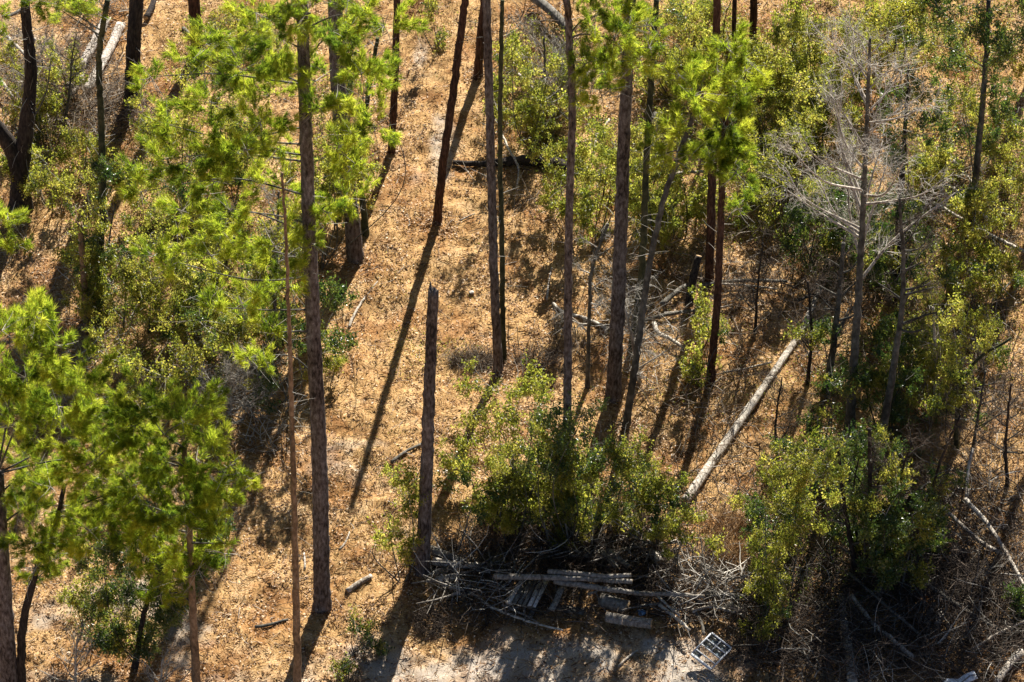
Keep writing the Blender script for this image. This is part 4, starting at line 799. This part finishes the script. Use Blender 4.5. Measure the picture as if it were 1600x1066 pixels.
# old window sash: frame, muntins and panes, flat on the brush and tilted
cnr = [np.array(G(1112, 989, .55)), np.array(G(1143, 1013, .50)), np.array(G(1108, 1047, .30)), np.array(G(1080, 1022, .32))]
org = sum(cnr)/4; ux = cnr[1]-cnr[0]; uy = cnr[3]-cnr[0]; ux_l = np.linalg.norm(ux); uy_l = np.linalg.norm(uy)
un = np.cross(ux, uy); un = un/np.linalg.norm(un)*(1 if np.cross(ux, uy)[2] > 0 else -1)
root = thing('window_sash', 'old white window sash with small panes lying on the brush edge', 'window', org)
mwin = flat_mat('white_window_paint', (.58, .60, .63), .6)
def sbar(name, u0, v0, u1, v1, wd, th=.03, mat=mwin, dn=0):
    a = cnr[0]+ux*u0+uy*v0+un*dn; b_ = cnr[0]+ux*u1+uy*v1+un*dn; d = b_-a; d /= np.linalg.norm(d); s = np.cross(un, d)*wd/2; n = un*th/2; mb = MB()
    mb.add(np.array([a-s-n, a+s-n, b_+s-n, b_-s-n, a-s+n, a+s+n, b_+s+n, b_-s+n]), None, [[0, 3, 2, 1], [4, 5, 6, 7], [0, 1, 5, 4], [1, 2, 6, 5], [2, 3, 7, 6], [3, 0, 4, 7]])
    mb.build(name, mat, root, org)
sbar('frame_rail', 0, 0, 1, 0, .04); sbar('frame_rail', 0, 1, 1, 1, .065)
sbar('frame_stile', 0, .03, 0, .96, .038, .022); sbar('frame_stile', 1, .03, 1, .96, .038, .022)
for v in (.27, .52, .77): sbar('muntin', .035, v, .965, v, .03, .03)
sbar('muntin', .5, .03, .5, .255, .028, .026); sbar('muntin', .5, .285, .5, .505, .028, .026)
gl, nt, b, out = newmat('dusty_window_glass'); nt.nodes.remove(b)
tp = nt.nodes.new('ShaderNodeBsdfTransparent'); tp.inputs[0].default_value = (.34, .40, .44, 1); gs = nt.nodes.new('ShaderNodeBsdfGlossy'); gs.inputs['Roughness'].default_value = .35
mx = nt.nodes.new('ShaderNodeMixShader'); mx.inputs[0].default_value = .09
nt.links.new(tp.outputs[0], mx.inputs[1]); nt.links.new(gs.outputs[0], mx.inputs[2]); nt.links.new(mx.outputs[0], out.inputs['Surface'])
for (u0, u1, v0, v1) in ((.03, .48, .03, .25), (.52, .97, .03, .25), (.03, .48, .29, .50), (.52, .97, .29, .50), (.03, .35, .79, .96)):
    mb = MB(); q = [cnr[0]+ux*u+uy*v for u, v in ((u0, v0), (u1, v0), (u1, v1), (u0, v1))]; q = q+[p+un*.004 for p in q]
    mb.add(np.array(q), None, [[0, 3, 2, 1], [4, 5, 6, 7], [0, 1, 5, 4], [1, 2, 6, 5], [2, 3, 7, 6], [3, 0, 4, 7]]); mb.build('pane', gl, root, org)
# white bent scrap at the bottom right, folded sheet metal
mw = flat_mat('white_sheet_metal', (.78, .82, .86), .45)
pp = [(1466, 1074), (1480, 1060), (1497, 1061), (1508, 1053), (1522, 1048)]; mb = MB(); V = []
for i, (x_, y_) in enumerate(pp):
    a = G(x_, y_, .45+.02*(i % 2)); b_ = a+np.array([.08, -.20, -.06-.01*(i % 2)]); V += [a, b_, b_+[0, 0, -.015], a+[0, 0, -.015]]
Q = [[0, 1, 2, 3], [16, 19, 18, 17]]+[[k*4+q, k*4+4+q, k*4+4+(q+1) % 4, k*4+(q+1) % 4] for k in range(4) for q in range(4)]
mb.add(np.array(V)-0, None, Q); tag(mb.build('metal_scrap', mw, None, V[0]), 'bent white sheet scrap at the bottom edge near the right corner', 'scrap')
# crumpled blue bag in the pile
mb = MB(); c = G(1002, 958, .18); n = 60; v = unit(n)
import bmesh
bm = bmesh.new(); bmesh.ops.create_icosphere(bm, subdivisions=2, radius=.1)
for vt in bm.verts: vt.co *= rng.uniform(.65, 1.25); vt.co.z *= .6
me = bpy.data.meshes.new('plastic_bag'); bm.to_mesh(me); bm.free(); me.materials.append(flat_mat('blue_plastic', (.16, .30, .48), .35))
ob = bpy.data.objects.new('plastic_bag', me); ob.location = c; C.objects.link(ob); tag(ob, 'crumpled blue plastic bag above the big cut log', 'bag')
def rock(label, px_, py_, r, col, nm='rock'):
    bm = bmesh.new(); bmesh.ops.create_icosphere(bm, subdivisions=2, radius=r)
    for vt in bm.verts: vt.co *= rng.uniform(.8, 1.15); vt.co.z *= .6
    me = bpy.data.meshes.new(nm); bm.to_mesh(me); bm.free(); me.materials.append(flat_mat(nm+'_surface', col, .9))
    ob = bpy.data.objects.new(nm, me); ob.location = G(px_, py_, r*.3); C.objects.link(ob); tag(ob, label, nm.replace('_', ' '))
rock('pale chip of wood lying alone on the litter in the clearing', 737, 457, .07, (.6, .55, .48), 'wood_chip')

# clumps of dry grass heaped on the ground
def heap(label, cx, cy, rx, ry, n, mat, ln=.45, cat='grass clump', name='grass_clump'):
    c = G(cx, cy); a = rng.uniform(0, 6.28, n); q = np.sqrt(rng.random(n))*.8; mb = MB()
    st = c+np.stack([rx/PXM*q*np.cos(a), ry/PXM/ST*q*np.sin(a), .22*(1-q)*rng.random(n)*ry/20], 1)
    d = np.stack([np.cos(a), np.sin(a), .5+rng.random(n)], 1)*1.0+unit(n)*.8
    twigs(mb, st, d, rng.uniform(.5, 1.1, n)*ln, .006, 5, .35); o = mb.build(name, M[mat], None, c, kind='stuff'); tag(o, label, cat)
heap('grey-green dry brush mound at the foot of the paired trunks', 740, 566, 44, 14, 750, 'twig', .42, 'brush mound', 'brush_mound')
heap('straw-coloured grass clump on the left of the wood pile', 775, 890, 24, 17, 700, 'grass', .4)
heap('brown grass tussock on the sand below the broken snag', 672, 975, 24, 20, 600, 'twig_dark', .4)
heap('flattened dead brush right of the grey-green mound', 840, 565, 40, 16, 420, 'twig', .5, 'brush mound', 'brush_mound')
heap('reddish dry weeds behind the wood pile', 790, 850, 46, 26, 900, 'straw', .5, 'dry weeds', 'dry_weeds')
heap('orange dry fern clump above the dark shadow log', 845, 208, 30, 20, 500, 'straw', .5, 'dry weeds', 'dry_weeds')
heap('tall tan dry weeds between the bright bush and the yellow-green shrub', 1145, 850, 36, 44, 900, 'straw', .6, 'dry weeds', 'dry_weeds')

# tangles of dead brush
brush('dark tangle of branches all through the wood pile', 'brush', 'brush_pile', [(880, 880, 230, 40, 1200), (880, 925, 200, 40, 350), (1080, 930, 120, 50, 700), (860, 850, 160, 26, 350), (800, 950, 130, 26, 200), (980, 860, 80, 26, 160)], 'twig_dark', .4, 1.6, hmax=.3)
brush('dense dark brush covering the bottom right corner', 'brush', 'brush_pile', [(1400, 980, 250, 110, 2000), (1250, 1010, 130, 60, 700), (1500, 850, 120, 110, 1100), (1330, 870, 120, 60, 500), (1500, 960, 120, 100, 700)], 'twig_dark', .4, 1.6, hmax=.5)  # darker twig colour carries the tree shade of this corner
brush('paler dry twigs lying over the dark brush in the bottom right corner', 'brush', 'brush_pile', [(1400, 980, 250, 110, 500), (1500, 850, 120, 110, 250)], 'twig_grey', .4, 1.4, hmax=.55)
brush('brown dry undergrowth between the middle right trunks and bare trees', 'brush', 'dry_undergrowth', [(1170, 400, 130, 110, 700), (1090, 560, 110, 130, 500), (1480, 400, 130, 150, 800), (1500, 620, 120, 130, 700), (1340, 540, 110, 110, 400), (1140, 760, 100, 100, 350), (1300, 420, 110, 60, 400)], 'twig', .3, 1.2, up=.8)
brush('tangled dead twigs over the split log and left edge', 'brush', 'dry_undergrowth', [(120, 150, 90, 70, 900), (40, 110, 60, 70, 260), (190, 180, 60, 40, 350), (60, 200, 60, 40, 150), (160, 30, 60, 40, 180)], 'twig', .3, 1.2)
brush('grey dead twigs shaded under the left thicket', 'brush', 'dry_undergrowth', [(360, 590, 70, 80, 500), (120, 560, 100, 130, 260), (420, 640, 50, 80, 200)], 'twig_grey', .3, 1.0, up=.8)
brush('tangled dead branches through the scrub at the top', 'brush', 'dry_undergrowth', [(850, 110, 70, 100, 650), (1060, 140, 120, 110, 500), (1150, 190, 110, 90, 350), (1500, 250, 110, 90, 500), (860, 320, 60, 60, 120)], 'twig', .3, 1.2, up=.8)
brush('dead hanging twigs round the foot of the stout middle pine', 'brush', 'dry_undergrowth', [(975, 500, 40, 110, 260), (1010, 560, 60, 60, 120)], 'twig_pale', .3, .9, r=(.004, .008), hmax=1.8)
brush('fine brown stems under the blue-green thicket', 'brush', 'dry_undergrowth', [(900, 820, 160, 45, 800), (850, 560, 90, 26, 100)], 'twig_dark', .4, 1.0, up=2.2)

B = [(o.location.x, o.location.y) for o in C.objects if o.get('category') in ('pine tree', 'snag') and not o.parent]
B = np.array(B); n = len(B)*260; k = np.repeat(np.arange(len(B)), 260); a = rng.uniform(0, 6.28, n); rr = .14+.45*rng.random(n)**1.4
x = B[k, 0]+rr*np.cos(a); y = B[k, 1]+rr*np.sin(a); mb = MB()
leaves(mb, np.stack([x, y, hgt(x, y)+.03+.16*np.clip(1-rr/.5, 0, 1)*rng.random(n)], 1), .07, .6, .5)
tag(mb.build('fallen_leaves', M['litter'], kind='stuff'), 'leaf and bark litter heaped round the trunk bases', 'leaf litter')
print('tris', sum(len(o.data.loops)-2*len(o.data.polygons) for o in C.objects if o.type == 'MESH'), 'objs', len(C.objects))
